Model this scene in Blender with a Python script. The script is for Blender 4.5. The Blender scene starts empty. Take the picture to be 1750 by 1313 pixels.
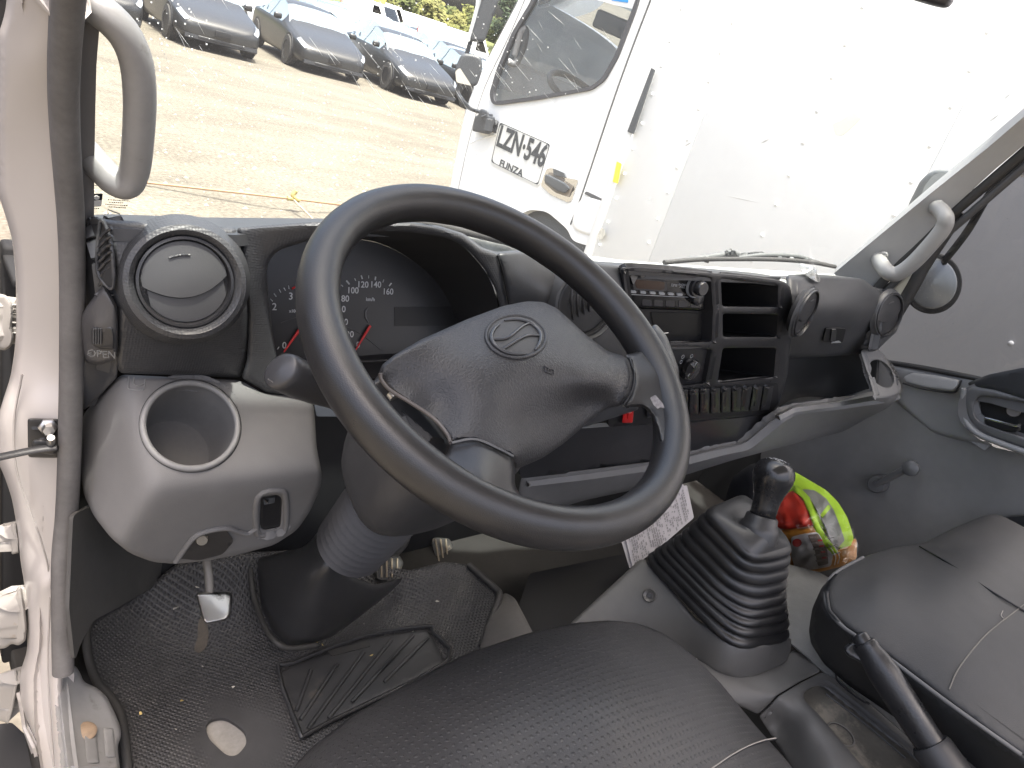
import bpy, bmesh, math, random
import numpy as np
from mathutils import Vector, Matrix
from mathutils.geometry import delaunay_2d_cdt

random.seed(7)
SC = bpy.context.scene
COL = SC.collection
# ---------------------------------------------------------------- camera
IW, IH, F = 1750.0, 1313.0, 1250.0
CAM = np.array([-0.857, -0.478, 1.903])
up = np.array([875.0, 2728.5, F]); up /= np.linalg.norm(up)
_t = (up[0] * 1435.0 - up[2] * F) / up[1]
rt = np.array([1435.0, -_t, -F]); rt /= np.linalg.norm(rt)
fw = np.cross(up, rt)
RM = np.stack([rt, fw, up])
cam = bpy.data.cameras.new('camera'); camo = bpy.data.objects.new('camera', cam); COL.objects.link(camo)
cam.sensor_fit = 'HORIZONTAL'; cam.sensor_width = 36; cam.lens = F / IW * 36
cam.clip_start = 0.02; cam.clip_end = 900
camo.matrix_world = Matrix.Translation(Vector(CAM)) @ Matrix(RM.tolist()).to_4x4()
SC.camera = camo
# ---------------------------------------------------------------- light
SUN_DIR = Vector((-0.06, -0.19, 0.98)).normalized()       # towards the sun
W = bpy.data.worlds.new('World'); SC.world = W; W.use_nodes = True
nt = W.node_tree; bg = nt.nodes['Background']
sky = nt.nodes.new('ShaderNodeTexSky'); sky.sky_type = 'NISHITA'; sky.sun_disc = False
sky.sun_elevation = math.asin(SUN_DIR.z); sky.sun_rotation = math.atan2(SUN_DIR.x, SUN_DIR.y)
sky.air_density = 0.8; sky.dust_density = 9.0; sky.ozone_density = 0.4; sky.altitude = 0
nt.links.new(sky.outputs[0], bg.inputs[0]); bg.inputs[1].default_value = 0.15
sun = bpy.data.lights.new('sun', 'SUN'); sun.energy = 2.3; sun.angle = math.radians(1.5); sun.color = (1, .96, .90)
suno = bpy.data.objects.new('sun', sun); COL.objects.link(suno)
suno.rotation_euler = SUN_DIR.to_track_quat('Z', 'Y').to_euler(); suno.location = (-20, 15, 40)
SC.view_settings.view_transform = 'Standard'; SC.view_settings.look = 'None'
SC.view_settings.exposure = 2.12; SC.view_settings.gamma = 1; SC.view_settings.use_curve_mapping = False
SC.render.engine = 'CYCLES'
SC.cycles.max_bounces = 8; SC.cycles.transparent_max_bounces = 16
SC.cycles.caustics_reflective = False; SC.cycles.caustics_refractive = False
SC.cycles.use_denoising = True

# ---------------------------------------------------------------- pixel rays (photograph measured at 1750 x 1313)
def ray(u, v):
    d = RM @ np.array([u - IW / 2, -(v - IH / 2), -F]); return d / np.linalg.norm(d)
AX = {'x': 0, 'y': 1, 'z': 2}
def P(u, v, ax, val):
    d = ray(u, v); a = AX[ax]; return CAM + d * ((val - CAM[a]) / d[a])
def PP(u, v, p, n):
    d = ray(u, v); n = np.asarray(n, float); return CAM + d * (np.dot(np.asarray(p, float) - CAM, n) / np.dot(d, n))
def PT(u, v, t): return CAM + ray(u, v) * t
def vdepth(p): return -((np.asarray(p) - CAM) @ RM)[2]

# ---------------------------------------------------------------- materials
MATS = {}
def mat(name, col, rough=.5, metal=0., spec=.5, var=None, bump=None, coat=0., sheen=0., wear=None, alpha=None):
    """var=(scale, amount) albedo mottling; bump=(kind, scale, strength); wear=(colour, scale, threshold)"""
    if name in MATS: return MATS[name]
    m = bpy.data.materials.new(name); m.use_nodes = True; MATS[name] = m
    t = m.node_tree; N = t.nodes; L = t.links; b = N['Principled BSDF']
    b.inputs['Base Color'].default_value = (*col, 1); b.inputs['Roughness'].default_value = rough
    b.inputs['Metallic'].default_value = metal; b.inputs['Specular IOR Level'].default_value = spec
    b.inputs['Coat Weight'].default_value = coat; b.inputs['Coat Roughness'].default_value = .08
    co = N.new('ShaderNodeTexCoord').outputs['Object']
    def math_(op, a, c=None, d=None):
        n = N.new('ShaderNodeMath'); n.operation = op
        for i, x in enumerate((a, c, d)):
            if x is None: continue
            if hasattr(x, 'links'): L.new(x, n.inputs[i])
            else: n.inputs[i].default_value = x
        return n.outputs[0]
    def noise(scale, det=4, rough_=.55, vec=co):
        n = N.new('ShaderNodeTexNoise'); n.inputs['Scale'].default_value = scale; n.inputs['Detail'].default_value = det
        n.inputs['Roughness'].default_value = rough_; L.new(vec, n.inputs['Vector']); return n.outputs['Fac']
    cur = None
    if var:
        n = noise(var[0], 6); n2 = noise(var[0] * 7.3, 3)
        f = math_('ADD', math_('MULTIPLY', n, .7), math_('MULTIPLY', n2, .3))
        mr = N.new('ShaderNodeMapRange'); mr.inputs['From Min'].default_value = .3; mr.inputs['From Max'].default_value = .7
        mr.inputs['To Min'].default_value = 1 - var[1]; mr.inputs['To Max'].default_value = 1 + var[1]; L.new(f, mr.inputs['Value'])
        mx = N.new('ShaderNodeMix'); mx.data_type = 'RGBA'; mx.blend_type = 'MULTIPLY'; mx.inputs['Factor'].default_value = 1
        mx.inputs['A'].default_value = (*col, 1); L.new(mr.outputs[0], mx.inputs['B']); cur = mx.outputs['Result']
        rr = N.new('ShaderNodeMapRange'); rr.inputs['From Min'].default_value = .3; rr.inputs['From Max'].default_value = .7
        rr.inputs['To Min'].default_value = max(.03, rough - .09); rr.inputs['To Max'].default_value = min(1, rough + .09)
        L.new(n, rr.inputs['Value']); L.new(rr.outputs[0], b.inputs['Roughness'])
    if wear:
        n = noise(wear[1], 8, .68)
        mr = N.new('ShaderNodeMapRange'); mr.inputs['From Min'].default_value = wear[2]; mr.inputs['From Max'].default_value = wear[2] + .1
        L.new(n, mr.inputs['Value'])
        mx = N.new('ShaderNodeMix'); mx.data_type = 'RGBA'; L.new(mr.outputs[0], mx.inputs['Factor'])
        if cur is not None: L.new(cur, mx.inputs['A'])
        else: mx.inputs['A'].default_value = (*col, 1)
        mx.inputs['B'].default_value = (*wear[0], 1); cur = mx.outputs['Result']
    if cur is not None: L.new(cur, b.inputs['Base Color'])
    if bump:
        kind, sc, st = bump; h = None
        sep = N.new('ShaderNodeSeparateXYZ'); L.new(co, sep.inputs[0]); X, Y, Z = sep.outputs
        def sn(a): return math_('SINE', math_('MULTIPLY', a, sc))
        if kind == 'grain':
            v = N.new('ShaderNodeTexVoronoi'); v.feature = 'DISTANCE_TO_EDGE'; v.inputs['Scale'].default_value = sc; L.new(co, v.inputs['Vector'])
            h = math_('ADD', math_('MINIMUM', v.outputs['Distance'], .25), math_('MULTIPLY', noise(sc * .6, 3), .25))
        elif kind == 'fine': h = noise(sc, 3)
        elif kind == 'knurl':
            v = N.new('ShaderNodeTexVoronoi'); v.inputs['Scale'].default_value = sc; v.inputs['Randomness'].default_value = .3; L.new(co, v.inputs['Vector'])
            h = v.outputs['Distance']
        elif kind == 'dots':        # small raised marks in a staggered grid on upholstery
            a = math_('ADD', X, Y); c_ = math_('SUBTRACT', X, Y)
            p = math_('MULTIPLY', sn(a), sn(c_))
            p = math_('MINIMUM', math_('MAXIMUM', math_('SUBTRACT', p, .5), 0), .3)
            v = N.new('ShaderNodeTexVoronoi'); v.feature = 'DISTANCE_TO_EDGE'; v.inputs['Scale'].default_value = 420; L.new(co, v.inputs['Vector'])
            h = math_('ADD', math_('MULTIPLY', p, 2.2), math_('MULTIPLY', math_('MINIMUM', v.outputs['Distance'], .2), .55))
        elif kind == 'mat':         # rubber mat with small square pits
            a = math_('ADD', X, math_('MULTIPLY', Y, 1.)); c_ = math_('SUBTRACT', X, math_('MULTIPLY', Y, 1.))
            p = math_('MAXIMUM', sn(a), sn(c_)); h = math_('MINIMUM', p, .7)
        bn = N.new('ShaderNodeBump'); bn.inputs['Strength'].default_value = st; bn.inputs['Distance'].default_value = .001
        L.new(h, bn.inputs['Height']); L.new(bn.outputs[0], b.inputs['Normal'])
    return m

def glassmat(name, tint, refl=1.0, dust=0.0, dustcol=(.8, .8, .78), rough=.0):
    """thin pane: tinted see-through, Fresnel reflection and a film of dust"""
    if name in MATS: return MATS[name]
    m = bpy.data.materials.new(name); m.use_nodes = True; MATS[name] = m
    t = m.node_tree; N = t.nodes; L = t.links; N.clear()
    o = N.new('ShaderNodeOutputMaterial'); tr = N.new('ShaderNodeBsdfTransparent'); tr.inputs[0].default_value = (*tint, 1)
    gl = N.new('ShaderNodeBsdfGlossy'); gl.inputs['Roughness'].default_value = rough
    fr = N.new('ShaderNodeFresnel'); fr.inputs[0].default_value = 1.45
    mu = N.new('ShaderNodeMath'); mu.operation = 'MULTIPLY'; mu.use_clamp = True; mu.inputs[1].default_value = refl; L.new(fr.outputs[0], mu.inputs[0])
    mx = N.new('ShaderNodeMixShader'); L.new(mu.outputs[0], mx.inputs[0]); L.new(tr.outputs[0], mx.inputs[1]); L.new(gl.outputs[0], mx.inputs[2])
    out = mx.outputs[0]
    if dust > 0:
        df = N.new('ShaderNodeBsdfTranslucent'); df.inputs[0].default_value = (*dustcol, 1)
        d2 = N.new('ShaderNodeBsdfDiffuse'); d2.inputs[0].default_value = (*dustcol, 1)
        mm = N.new('ShaderNodeMixShader'); mm.inputs[0].default_value = .5; L.new(df.outputs[0], mm.inputs[1]); L.new(d2.outputs[0], mm.inputs[2])
        co = N.new('ShaderNodeTexCoord').outputs['Object']
        n1 = N.new('ShaderNodeTexNoise'); n1.inputs['Scale'].default_value = 5; n1.inputs['Detail'].default_value = 6; L.new(co, n1.inputs['Vector'])
        n2 = N.new('ShaderNodeTexVoronoi'); n2.inputs['Scale'].default_value = 90; L.new(co, n2.inputs['Vector'])
        r1 = N.new('ShaderNodeMapRange'); r1.inputs['From Min'].default_value = .3; r1.inputs['From Max'].default_value = .7
        r1.inputs['To Min'].default_value = dust * .6; r1.inputs['To Max'].default_value = dust * 1.4; L.new(n1.outputs['Fac'], r1.inputs['Value'])
        r2 = N.new('ShaderNodeMapRange'); r2.inputs['From Min'].default_value = .09; r2.inputs['From Max'].default_value = .05
        r2.inputs['To Min'].default_value = 0; r2.inputs['To Max'].default_value = .35; L.new(n2.outputs['Distance'], r2.inputs['Value'])
        n3 = N.new('ShaderNodeTexNoise'); n3.inputs['Scale'].default_value = 3.1; L.new(co, n3.inputs['Vector'])
        r3 = N.new('ShaderNodeMapRange'); r3.inputs['From Min'].default_value = .52; r3.inputs['From Max'].default_value = .66; L.new(n3.outputs['Fac'], r3.inputs['Value'])
        m3 = N.new('ShaderNodeMath'); m3.operation = 'MULTIPLY'; L.new(r2.outputs[0], m3.inputs[0]); L.new(r3.outputs[0], m3.inputs[1])
        ad = N.new('ShaderNodeMath'); ad.operation = 'ADD'; ad.use_clamp = True; L.new(r1.outputs[0], ad.inputs[0]); L.new(m3.outputs[0], ad.inputs[1])
        m2 = N.new('ShaderNodeMixShader'); L.new(ad.outputs[0], m2.inputs[0]); L.new(out, m2.inputs[1]); L.new(mm.outputs[0], m2.inputs[2]); out = m2.outputs[0]
    L.new(out, o.inputs[0]); return m

BLACK = mat('black plastic', (.030, .030, .032), .48, var=(9, .25), bump=('fine', 900, .12))
DASH = mat('dark textured dash plastic', (.044, .045, .048), .44, var=(6, .22), bump=('knurl', 330, .5))
DASHS = mat('dark smooth dash plastic', (.040, .041, .044), .42, var=(7, .25), bump=('fine', 700, .15))
STACK = mat('black dash frame plastic', (.024, .024, .026), .38, var=(8, .2), bump=('fine', 800, .1))
PIT = mat('dark pocket plastic', (.008, .008, .009), .6)
GREY = mat('grey moulded plastic', (.142, .139, .137), .72, spec=.35, var=(5, .10), bump=('grain', 520, .16), wear=((.15, .135, .115), 9, .66))
GREYD = mat('dark grey moulded plastic', (.14, .139, .138), .6, var=(5, .15), bump=('grain', 480, .18), wear=((.085, .075, .062), 8, .64))
GREYH = mat('worn grey handle plastic', (.20, .198, .196), .45, var=(14, .12), wear=((.12, .115, .11), 30, .62), bump=('fine', 500, .08))
WHITEP = mat('white truck paint', (.385, .358, .338), .4, coat=.3, var=(3, .03), wear=((.42, .37, .31), 11, .71))
RUBBER = mat('black rubber', (.028, .027, .026), .62, var=(12, .25), bump=('fine', 400, .25))
SEALM = mat('door seal rubber', (.10, .095, .092), .7, var=(20, .3), bump=('fine', 600, .3))
LEATHER = mat('dark seat leatherette', (.042, .041, .041), .43, var=(4, .2), bump=('dots', 370, 1.0))
LEATHS = mat('plain seat leatherette', (.031, .031, .031), .6, var=(4, .22), bump=('grain', 330, .3))
RIMM = mat('worn steering wheel skin', (.019, .0185, .019), .36, var=(11, .2), bump=('grain', 650, .22))
PADM = mat('leather grained wheel pad', (.025, .025, .027), .42, var=(6, .16), bump=('grain', 300, .95))
MATM = mat('dirty rubber floor mat', (.040, .039, .040), .55, var=(6, .35), bump=('mat', 800, 1.0), wear=((.12, .105, .085), 7, .68))
MATS_ = mat('smooth worn rubber', (.032, .032, .033), .45, var=(5, .4), wear=((.10, .088, .07), 10, .60))
CARPET = mat('dusty grey carpet', (.16, .15, .142), .95, spec=.1, var=(12, .2), bump=('fine', 260, .6))
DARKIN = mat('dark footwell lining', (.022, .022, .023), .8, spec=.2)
METAL = mat('worn steel', (.55, .54, .52), .33, metal=1, var=(20, .2))
CHROME = mat('chrome', (.75, .75, .76), .12, metal=1)
WHITEINK = mat('white print', (.50, .51, .52), .5)
REDM = mat('red needle', (.55, .02, .02), .4)
REDSW = mat('red switch', (.42, .015, .015), .35)
GAUGE = mat('black gauge face', (.018, .018, .020), .4)
THREAD = mat('pale stitching', (.30, .275, .245), .8)

# ---------------------------------------------------------------- object helpers
def link(name, me, parent=None, loc=None):
    o = bpy.data.objects.new(name, me); COL.objects.link(o)
    if parent is not None:
        o.parent = parent
        if parent.get('_w') is not None:            # parent tree modelled in world space
            o.matrix_parent_inverse = Matrix.Translation(-Vector(parent['_w'])); o['_w'] = (0., 0., 0.)
    else: o['_w'] = (0., 0., 0.)
    return o
def thing(name, label, cat, loc=(0, 0, 0), group=None, world=True):
    o = bpy.data.objects.new(name, None); COL.objects.link(o); o.location = loc; o.empty_display_size = .1
    o['label'] = label; o['category'] = cat
    if group: o['group'] = group
    if world: o['_w'] = tuple(float(x) for x in loc)
    return o
def tag(o, label, cat, group=None, kind=None):
    if label: o['label'] = label
    if cat: o['category'] = cat
    if group: o['group'] = group
    if kind: o['kind'] = kind
    return o
def mesh(name, verts, faces, m, smooth=True, ang=40):
    me = bpy.data.meshes.new(name); me.from_pydata([tuple(float(c) for c in v) for v in verts], [], [tuple(int(i) for i in f) for f in faces])
    me.update()
    if m is not None: me.materials.append(m)
    if smooth:
        me.polygons.foreach_set('use_smooth', [True] * len(me.polygons))
        if ang: me.set_sharp_from_angle(angle=math.radians(ang))
    return me
def fixn(me):
    bm = bmesh.new(); bm.from_mesh(me); bmesh.ops.recalc_face_normals(bm, faces=bm.faces); bm.to_mesh(me); bm.free()
def roundpoly(pts, r, closed=True, n=5):
    pts = [np.asarray(p, float) for p in pts]; out = []; k = len(pts)
    for i, p in enumerate(pts):
        if not closed and i in (0, k - 1): out.append(p); continue
        a = pts[i - 1]; b = pts[(i + 1) % k]
        la = np.linalg.norm(a - p); lb = np.linalg.norm(b - p)
        if la < 1e-9 or lb < 1e-9: continue
        ra = min(r, la * .48); rb = min(r, lb * .48)
        A = p + (a - p) / la * ra; B = p + (b - p) / lb * rb
        for j in range(n + 1):
            t = j / n; out.append((1 - t) ** 2 * A + 2 * t * (1 - t) * p + t * t * B)
    return out
def resample(pts, step, closed=True):
    out = []; k = len(pts)
    for i in range(k if closed else k - 1):
        a = pts[i]; b = pts[(i + 1) % k]; d = np.linalg.norm(b - a); n = max(1, int(math.ceil(d / step)))
        for j in range(n): out.append(a + (b - a) * j / n)
    if not closed: out.append(pts[-1])
    return out
def inside(px, py, poly):
    x0 = poly[:, 0]; y0 = poly[:, 1]; x1 = np.roll(x0, -1); y1 = np.roll(y0, -1)
    c = np.zeros(len(px), bool)
    for a, b, c_, d in zip(x0, y0, x1, y1):
        if b == d: continue
        k = ((b > py) != (d > py)) & (px < (c_ - a) * (py - b) / (d - b) + a); c ^= k
    return c
def pdist(px, py, poly):
    a = poly; b = np.roll(poly, -1, 0); best = np.full(len(px), 1e9)
    for p, q in zip(a, b):
        e = q - p; l2 = max(e @ e, 1e-12); t = np.clip(((px - p[0]) * e[0] + (py - p[1]) * e[1]) / l2, 0, 1)
        best = np.minimum(best, np.hypot(px - p[0] - t * e[0], py - p[1] - t * e[1]))
    return best
def tps(ctrl):
    """thin plate spline of inverse depth over the picture: flat surfaces stay exactly flat"""
    uv = []; w = []
    for c in ctrl:
        u, v = c[0], c[1]
        p = np.asarray(c[2]) if len(c) == 3 else P(u, v, c[2], c[3])
        uv.append((u / 500., v / 500.)); w.append(1.0 / vdepth(p))
    uv = np.array(uv); w = np.array(w); n = len(w)
    if n == 3:
        A = np.c_[np.ones(3), uv]; co = np.linalg.solve(A, w); return lambda U, V: co[0] + co[1] * U / 500. + co[2] * V / 500.
    def K(a, b):
        r2 = ((a[:, None] - b[None]) ** 2).sum(-1); return np.where(r2 > 1e-14, r2 * np.log(np.maximum(r2, 1e-14)), 0)
    A = np.zeros((n + 3, n + 3)); A[:n, :n] = K(uv, uv) + np.eye(n) * 1e-5; A[:n, n] = 1; A[:n, n + 1:] = uv; A[n, :n] = 1; A[n + 1:, :n] = uv.T
    s = np.linalg.solve(A, np.r_[w, 0, 0, 0])
    def f(U, V):
        q = np.c_[np.ravel(U) / 500., np.ravel(V) / 500.]; return K(q, uv) @ s[:n] + s[n] + q @ s[n + 1:]
    return f
def raysv(U, V):
    d = np.c_[U - IW / 2, -(V - IH / 2), np.full(len(U), -F)]; return d @ RM.T / F      # view depth 1
def skin(name, outline, ctrl, m, parent, thick=.004, rnd=8, holes=(), edge=None, hedge=None, step=9, hrnd=8, flat=False, off=0., smooth_ang=50, disp=None):
    """moulded sheet: outline seen in the photograph, set at its real depth by control points, given real thickness.
    edge=(width, depth): rolled-over rim; hedge the same round the holes"""
    f = tps(ctrl) if not callable(ctrl) else ctrl
    o = np.array(resample(roundpoly(outline, rnd), step)); hs = [np.array(resample(roundpoly(h, hrnd), step)) for h in holes]
    loops = [o] + hs; pts = []; edges = []
    for lp in loops:
        b = len(pts); pts += [tuple(p) for p in lp]; edges += [(b + i, b + (i + 1) % len(lp)) for i in range(len(lp))]
    def ins(U, V):
        k = inside(U, V, o)
        for h in hs: k &= ~inside(U, V, h)
        return k
    extra = []
    if not flat:
        gx, gy = np.meshgrid(np.arange(o[:, 0].min(), o[:, 0].max(), step), np.arange(o[:, 1].min(), o[:, 1].max(), step))
        gx = gx + (np.arange(gx.shape[0])[:, None] % 2) * step * .5; gx = gx.ravel(); gy = gy.ravel()
        k = ins(gx, gy); gx = gx[k]; gy = gy[k]
        d = np.min([pdist(gx, gy, l) for l in loops], 0); k = d > step * .55; extra = list(zip(gx[k], gy[k]))
        for lp, e in [(o, edge)] + [(h, hedge) for h in hs]:
            if not e: continue
            t = np.roll(lp, -1, 0) - np.roll(lp, 1, 0); nn = np.c_[-t[:, 1], t[:, 0]]; nn /= np.maximum(np.linalg.norm(nn, axis=1), 1e-9)[:, None]
            for q in (.1, .3, .6, 1.0):
                w_ = e[0] * q
                for sg in (1, -1):
                    r_ = lp + nn * w_ * sg; k = ins(r_[:, 0], r_[:, 1]) & (np.min([pdist(r_[:, 0], r_[:, 1], l) for l in loops], 0) > w_ * .9)
                    extra += list(map(tuple, r_[k]))
    seen = {}; keep = []; md = step * .3
    for p in extra:
        k_ = (int(p[0] // md), int(p[1] // md))
        if any((q[0] - p[0]) ** 2 + (q[1] - p[1]) ** 2 < md * md for i_ in (-1, 0, 1) for j_ in (-1, 0, 1) for q in seen.get((k_[0] + i_, k_[1] + j_), ())): continue
        seen.setdefault(k_, []).append(p); keep.append(p)
    extra = keep
    vs, es, fs, *_ = delaunay_2d_cdt([Vector(p) for p in pts + extra], edges, [], 0, 1e-4)
    V2 = np.array([(v.x, v.y) for v in vs]); T = np.array([f_ for f_ in fs if len(f_) == 3])
    c = V2[T].mean(1); T = T[ins(c[:, 0], c[:, 1])]
    used = np.unique(T); mp = -np.ones(len(V2), int); mp[used] = np.arange(len(used)); V2 = V2[used]; T = mp[T]
    w = np.asarray(f(V2[:, 0], V2[:, 1])).ravel(); dep = 1.0 / w
    for lps, e in (([o], edge), (hs, hedge)):
        if e and lps:
            d = np.min([pdist(V2[:, 0], V2[:, 1], l) for l in lps], 0); q = np.clip(1 - d / e[0], 0, 1)
            dep = dep + e[1] * (1 - np.sqrt(np.maximum(0, 1 - q * q)))
    if disp is not None: dep = dep + disp(V2[:, 0], V2[:, 1])
    R = raysv(V2[:, 0], V2[:, 1]); X = CAM + R * (dep + off)[:, None]
    a, b, c = X[T[:, 0]], X[T[:, 1]], X[T[:, 2]]; nn = np.cross(b - a, c - a); fl = ((CAM - a) * nn).sum(1) < 0
    T[fl] = T[fl][:, ::-1]
    # close the sheet to a solid of the given thickness (pushed away from the viewer's side along the mean normal)
    vn = np.zeros_like(X); nn = np.cross(X[T[:, 1]] - X[T[:, 0]], X[T[:, 2]] - X[T[:, 0]])
    for i in range(3): np.add.at(vn, T[:, i], nn)
    vn /= np.maximum(np.linalg.norm(vn, axis=1), 1e-12)[:, None]
    if thick > 0:
        n = len(X); cnt = {}
        for tr in T:
            for i in range(3):
                e_ = (tr[i], tr[(i + 1) % 3]); cnt[e_] = 1
        rim = [(a_, b_) for (a_, b_) in cnt if (b_, a_) not in cnt]
        back = X - vn * thick
        faces = [tuple(t) for t in T] + [tuple(t[::-1] + n) for t in T] + [(b_, a_, a_ + n, b_ + n) for a_, b_ in rim]
        X = np.r_[X, back]
    else: faces = [tuple(t) for t in T]
    me = mesh(name, X, faces, m, True, smooth_ang)
    return link(name, me, parent)
def spline(pts, n=8, closed=False):
    pts = [np.asarray(p, float) for p in pts]; out = []; k = len(pts)
    if k < 3 and not closed: return [pts[0] + (pts[-1] - pts[0]) * i / n for i in range(n + 1)]
    g = (lambda i: pts[i % k]) if closed else (lambda i: pts[i] if 0 <= i < k else (2 * pts[0] - pts[1] if i < 0 else 2 * pts[-1] - pts[-2]))
    for i in range(k if closed else k - 1):
        p0, p1, p2, p3 = g(i - 1), g(i), g(i + 1), g(i + 2)
        for j in range(n):
            t = j / n
            out.append(.5 * ((2 * p1) + (-p0 + p2) * t + (2 * p0 - 5 * p1 + 4 * p2 - p3) * t * t + (-p0 + 3 * p1 - 3 * p2 + p3) * t ** 3))
    if not closed: out.append(pts[-1])
    return out
def tubedata(pts, r, seg=12, closed=False, flat=1.0, up_=None):
    pts = np.array(pts, float); n = len(pts)
    rr = np.interp(np.linspace(0, 1, n), np.linspace(0, 1, len(r)), r) if hasattr(r, '__len__') else np.full(n, r)
    T = (np.roll(pts, -1, 0) - np.roll(pts, 1, 0)) if closed else np.gradient(pts, axis=0)
    T /= np.maximum(np.linalg.norm(T, axis=1), 1e-12)[:, None]
    u = np.cross(T[0], up_ if up_ is not None else ([0, 0, 1] if abs(T[0][2]) < .9 else [1, 0, 0])); u /= np.linalg.norm(u); V = []
    for i in range(n):
        u = u - T[i] * (u @ T[i]); u /= np.linalg.norm(u); w = np.cross(T[i], u)
        for j in range(seg):
            a = 2 * math.pi * j / seg; V.append(pts[i] + rr[i] * (math.cos(a) * u + flat * math.sin(a) * w))
    Fc = []
    for i in range(n if closed else n - 1):
        for j in range(seg):
            k = (i + 1) % n; Fc.append((i * seg + j, i * seg + (j + 1) % seg, k * seg + (j + 1) % seg, k * seg + j))
    if not closed:
        Fc.append(tuple(range(seg))[::-1]); Fc.append(tuple((n - 1) * seg + j for j in range(seg)))
    return V, Fc
def tube(name, pts, r, m, parent, seg=12, closed=False, n=8, flat=1.0, up_=None):
    V, Fc = tubedata(spline(pts, n, closed), r, seg, closed, flat, up_); me = mesh(name, V, Fc, m, True, 60); fixn(me); return link(name, me, parent)
def frame(axis):
    z = Vector(axis).normalized(); a = Vector((1, 0, 0)) if abs(z.x) < .9 else Vector((0, 1, 0))
    x = (a - z * a.dot(z)).normalized(); return np.array(x), np.array(z.cross(x)), np.array(z)
def lathe(name, prof, o, axis, m, parent, seg=40, ang=40, sx=1., sy=1., xdir=None):
    x, y, z = frame(axis)
    if xdir is not None:
        x = np.asarray(xdir, float); x = x - z * (x @ z); x /= np.linalg.norm(x); y = np.cross(z, x)
    V = []; Fc = []
    for r, h in prof:
        for j in range(seg):
            a = 2 * math.pi * j / seg; V.append(np.asarray(o) + x * r * sx * math.cos(a) + y * r * sy * math.sin(a) + z * h)
    for i in range(len(prof) - 1):
        for j in range(seg): Fc.append((i * seg + j, i * seg + (j + 1) % seg, (i + 1) * seg + (j + 1) % seg, (i + 1) * seg + j))
    if prof[0][0] > 1e-6: Fc.append(tuple(range(seg))[::-1])
    if prof[-1][0] > 1e-6: Fc.append(tuple((len(prof) - 1) * seg + j for j in range(seg)))
    me = mesh(name, V, Fc, m, True, ang); fixn(me); return link(name, me, parent)
def lathe_open(name, prof, o, axis, m, parent, seg=48, ang=35, sx=1., sy=1., xdir=None):
    ob = lathe(name, prof, o, axis, m, parent, seg, ang, sx, sy, xdir)
    me = ob.data; bm = bmesh.new(); bm.from_mesh(me)
    bmesh.ops.delete(bm, geom=[f for f in bm.faces if len(f.verts) > 4], context='FACES'); bm.to_mesh(me); bm.free(); return ob
def box(name, c, size, m, parent, R=None, bev=.003, seg=2):
    bm = bmesh.new(); bmesh.ops.create_cube(bm, size=1.0)
    for v in bm.verts: v.co = Vector((v.co.x * size[0], v.co.y * size[1], v.co.z * size[2]))
    if bev: bmesh.ops.bevel(bm, geom=bm.edges[:], offset=min(bev, min(size) * .45), segments=seg, affect='EDGES', profile=.5)
    M4 = Matrix.Translation(Vector(c)) @ (Matrix(np.stack(R, 1).tolist()).to_4x4() if R is not None else Matrix.Identity(4))
    bmesh.ops.transform(bm, matrix=M4, verts=bm.verts); me = bpy.data.meshes.new(name); bm.to_mesh(me); bm.free()
    me.materials.append(m); me.polygons.foreach_set('use_smooth', [True] * len(me.polygons)); me.set_sharp_from_angle(angle=math.radians(50))
    return link(name, me, parent)
def prism(name, pts, vec, m, parent, bev=.0, rnd=0.):
    """closed planar outline in space, extruded by vec"""
    pts = [np.asarray(p, float) for p in pts]
    if rnd: pts = roundpoly(pts, rnd)
    bm = bmesh.new(); vs = [bm.verts.new(p) for p in pts]; f = bm.faces.new(vs)
    r = bmesh.ops.extrude_face_region(bm, geom=[f]); nv = [g for g in r['geom'] if isinstance(g, bmesh.types.BMVert)]
    bmesh.ops.translate(bm, verts=nv, vec=Vector(vec)); bmesh.ops.recalc_face_normals(bm, faces=bm.faces)
    if bev: bmesh.ops.bevel(bm, geom=[e for e in bm.edges if e.calc_face_angle(0) > .6], offset=bev, segments=2, affect='EDGES', profile=.5)
    me = bpy.data.meshes.new(name); bm.to_mesh(me); bm.free(); me.materials.append(m)
    me.polygons.foreach_set('use_smooth', [True] * len(me.polygons)); me.set_sharp_from_angle(angle=math.radians(40))
    return link(name, me, parent)
def loftmesh(rows, cu=False, cv=False):
    rows = [np.array(r, float) for r in rows]; n = len(rows); k = len(rows[0]); V = np.concatenate(rows); Fc = []
    for i in range(n if cv else n - 1):
        for j in range(k if cu else k - 1):
            a, b = (i + 1) % n, (j + 1) % k; Fc.append((i * k + j, i * k + b, a * k + b, a * k + j))
    return V, Fc
def loft(name, rows, m, parent, cu=False, cap=False, sub=0, ang=50):
    V, Fc = loftmesh(rows, cu); k = len(rows[0])
    if cap: Fc += [tuple(range(k))[::-1], tuple((len(rows) - 1) * k + j for j in range(k))]
    me = mesh(name, V, Fc, m, True, ang); fixn(me); o = link(name, me, parent)
    if sub: s = o.modifiers.new('s', 'SUBSURF'); s.levels = sub; s.render_levels = sub
    return o
def ground_pts(c, e1, e2, ab): return [np.asarray(c) + np.asarray(e1) * a + np.asarray(e2) * b for a, b in ab]
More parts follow.
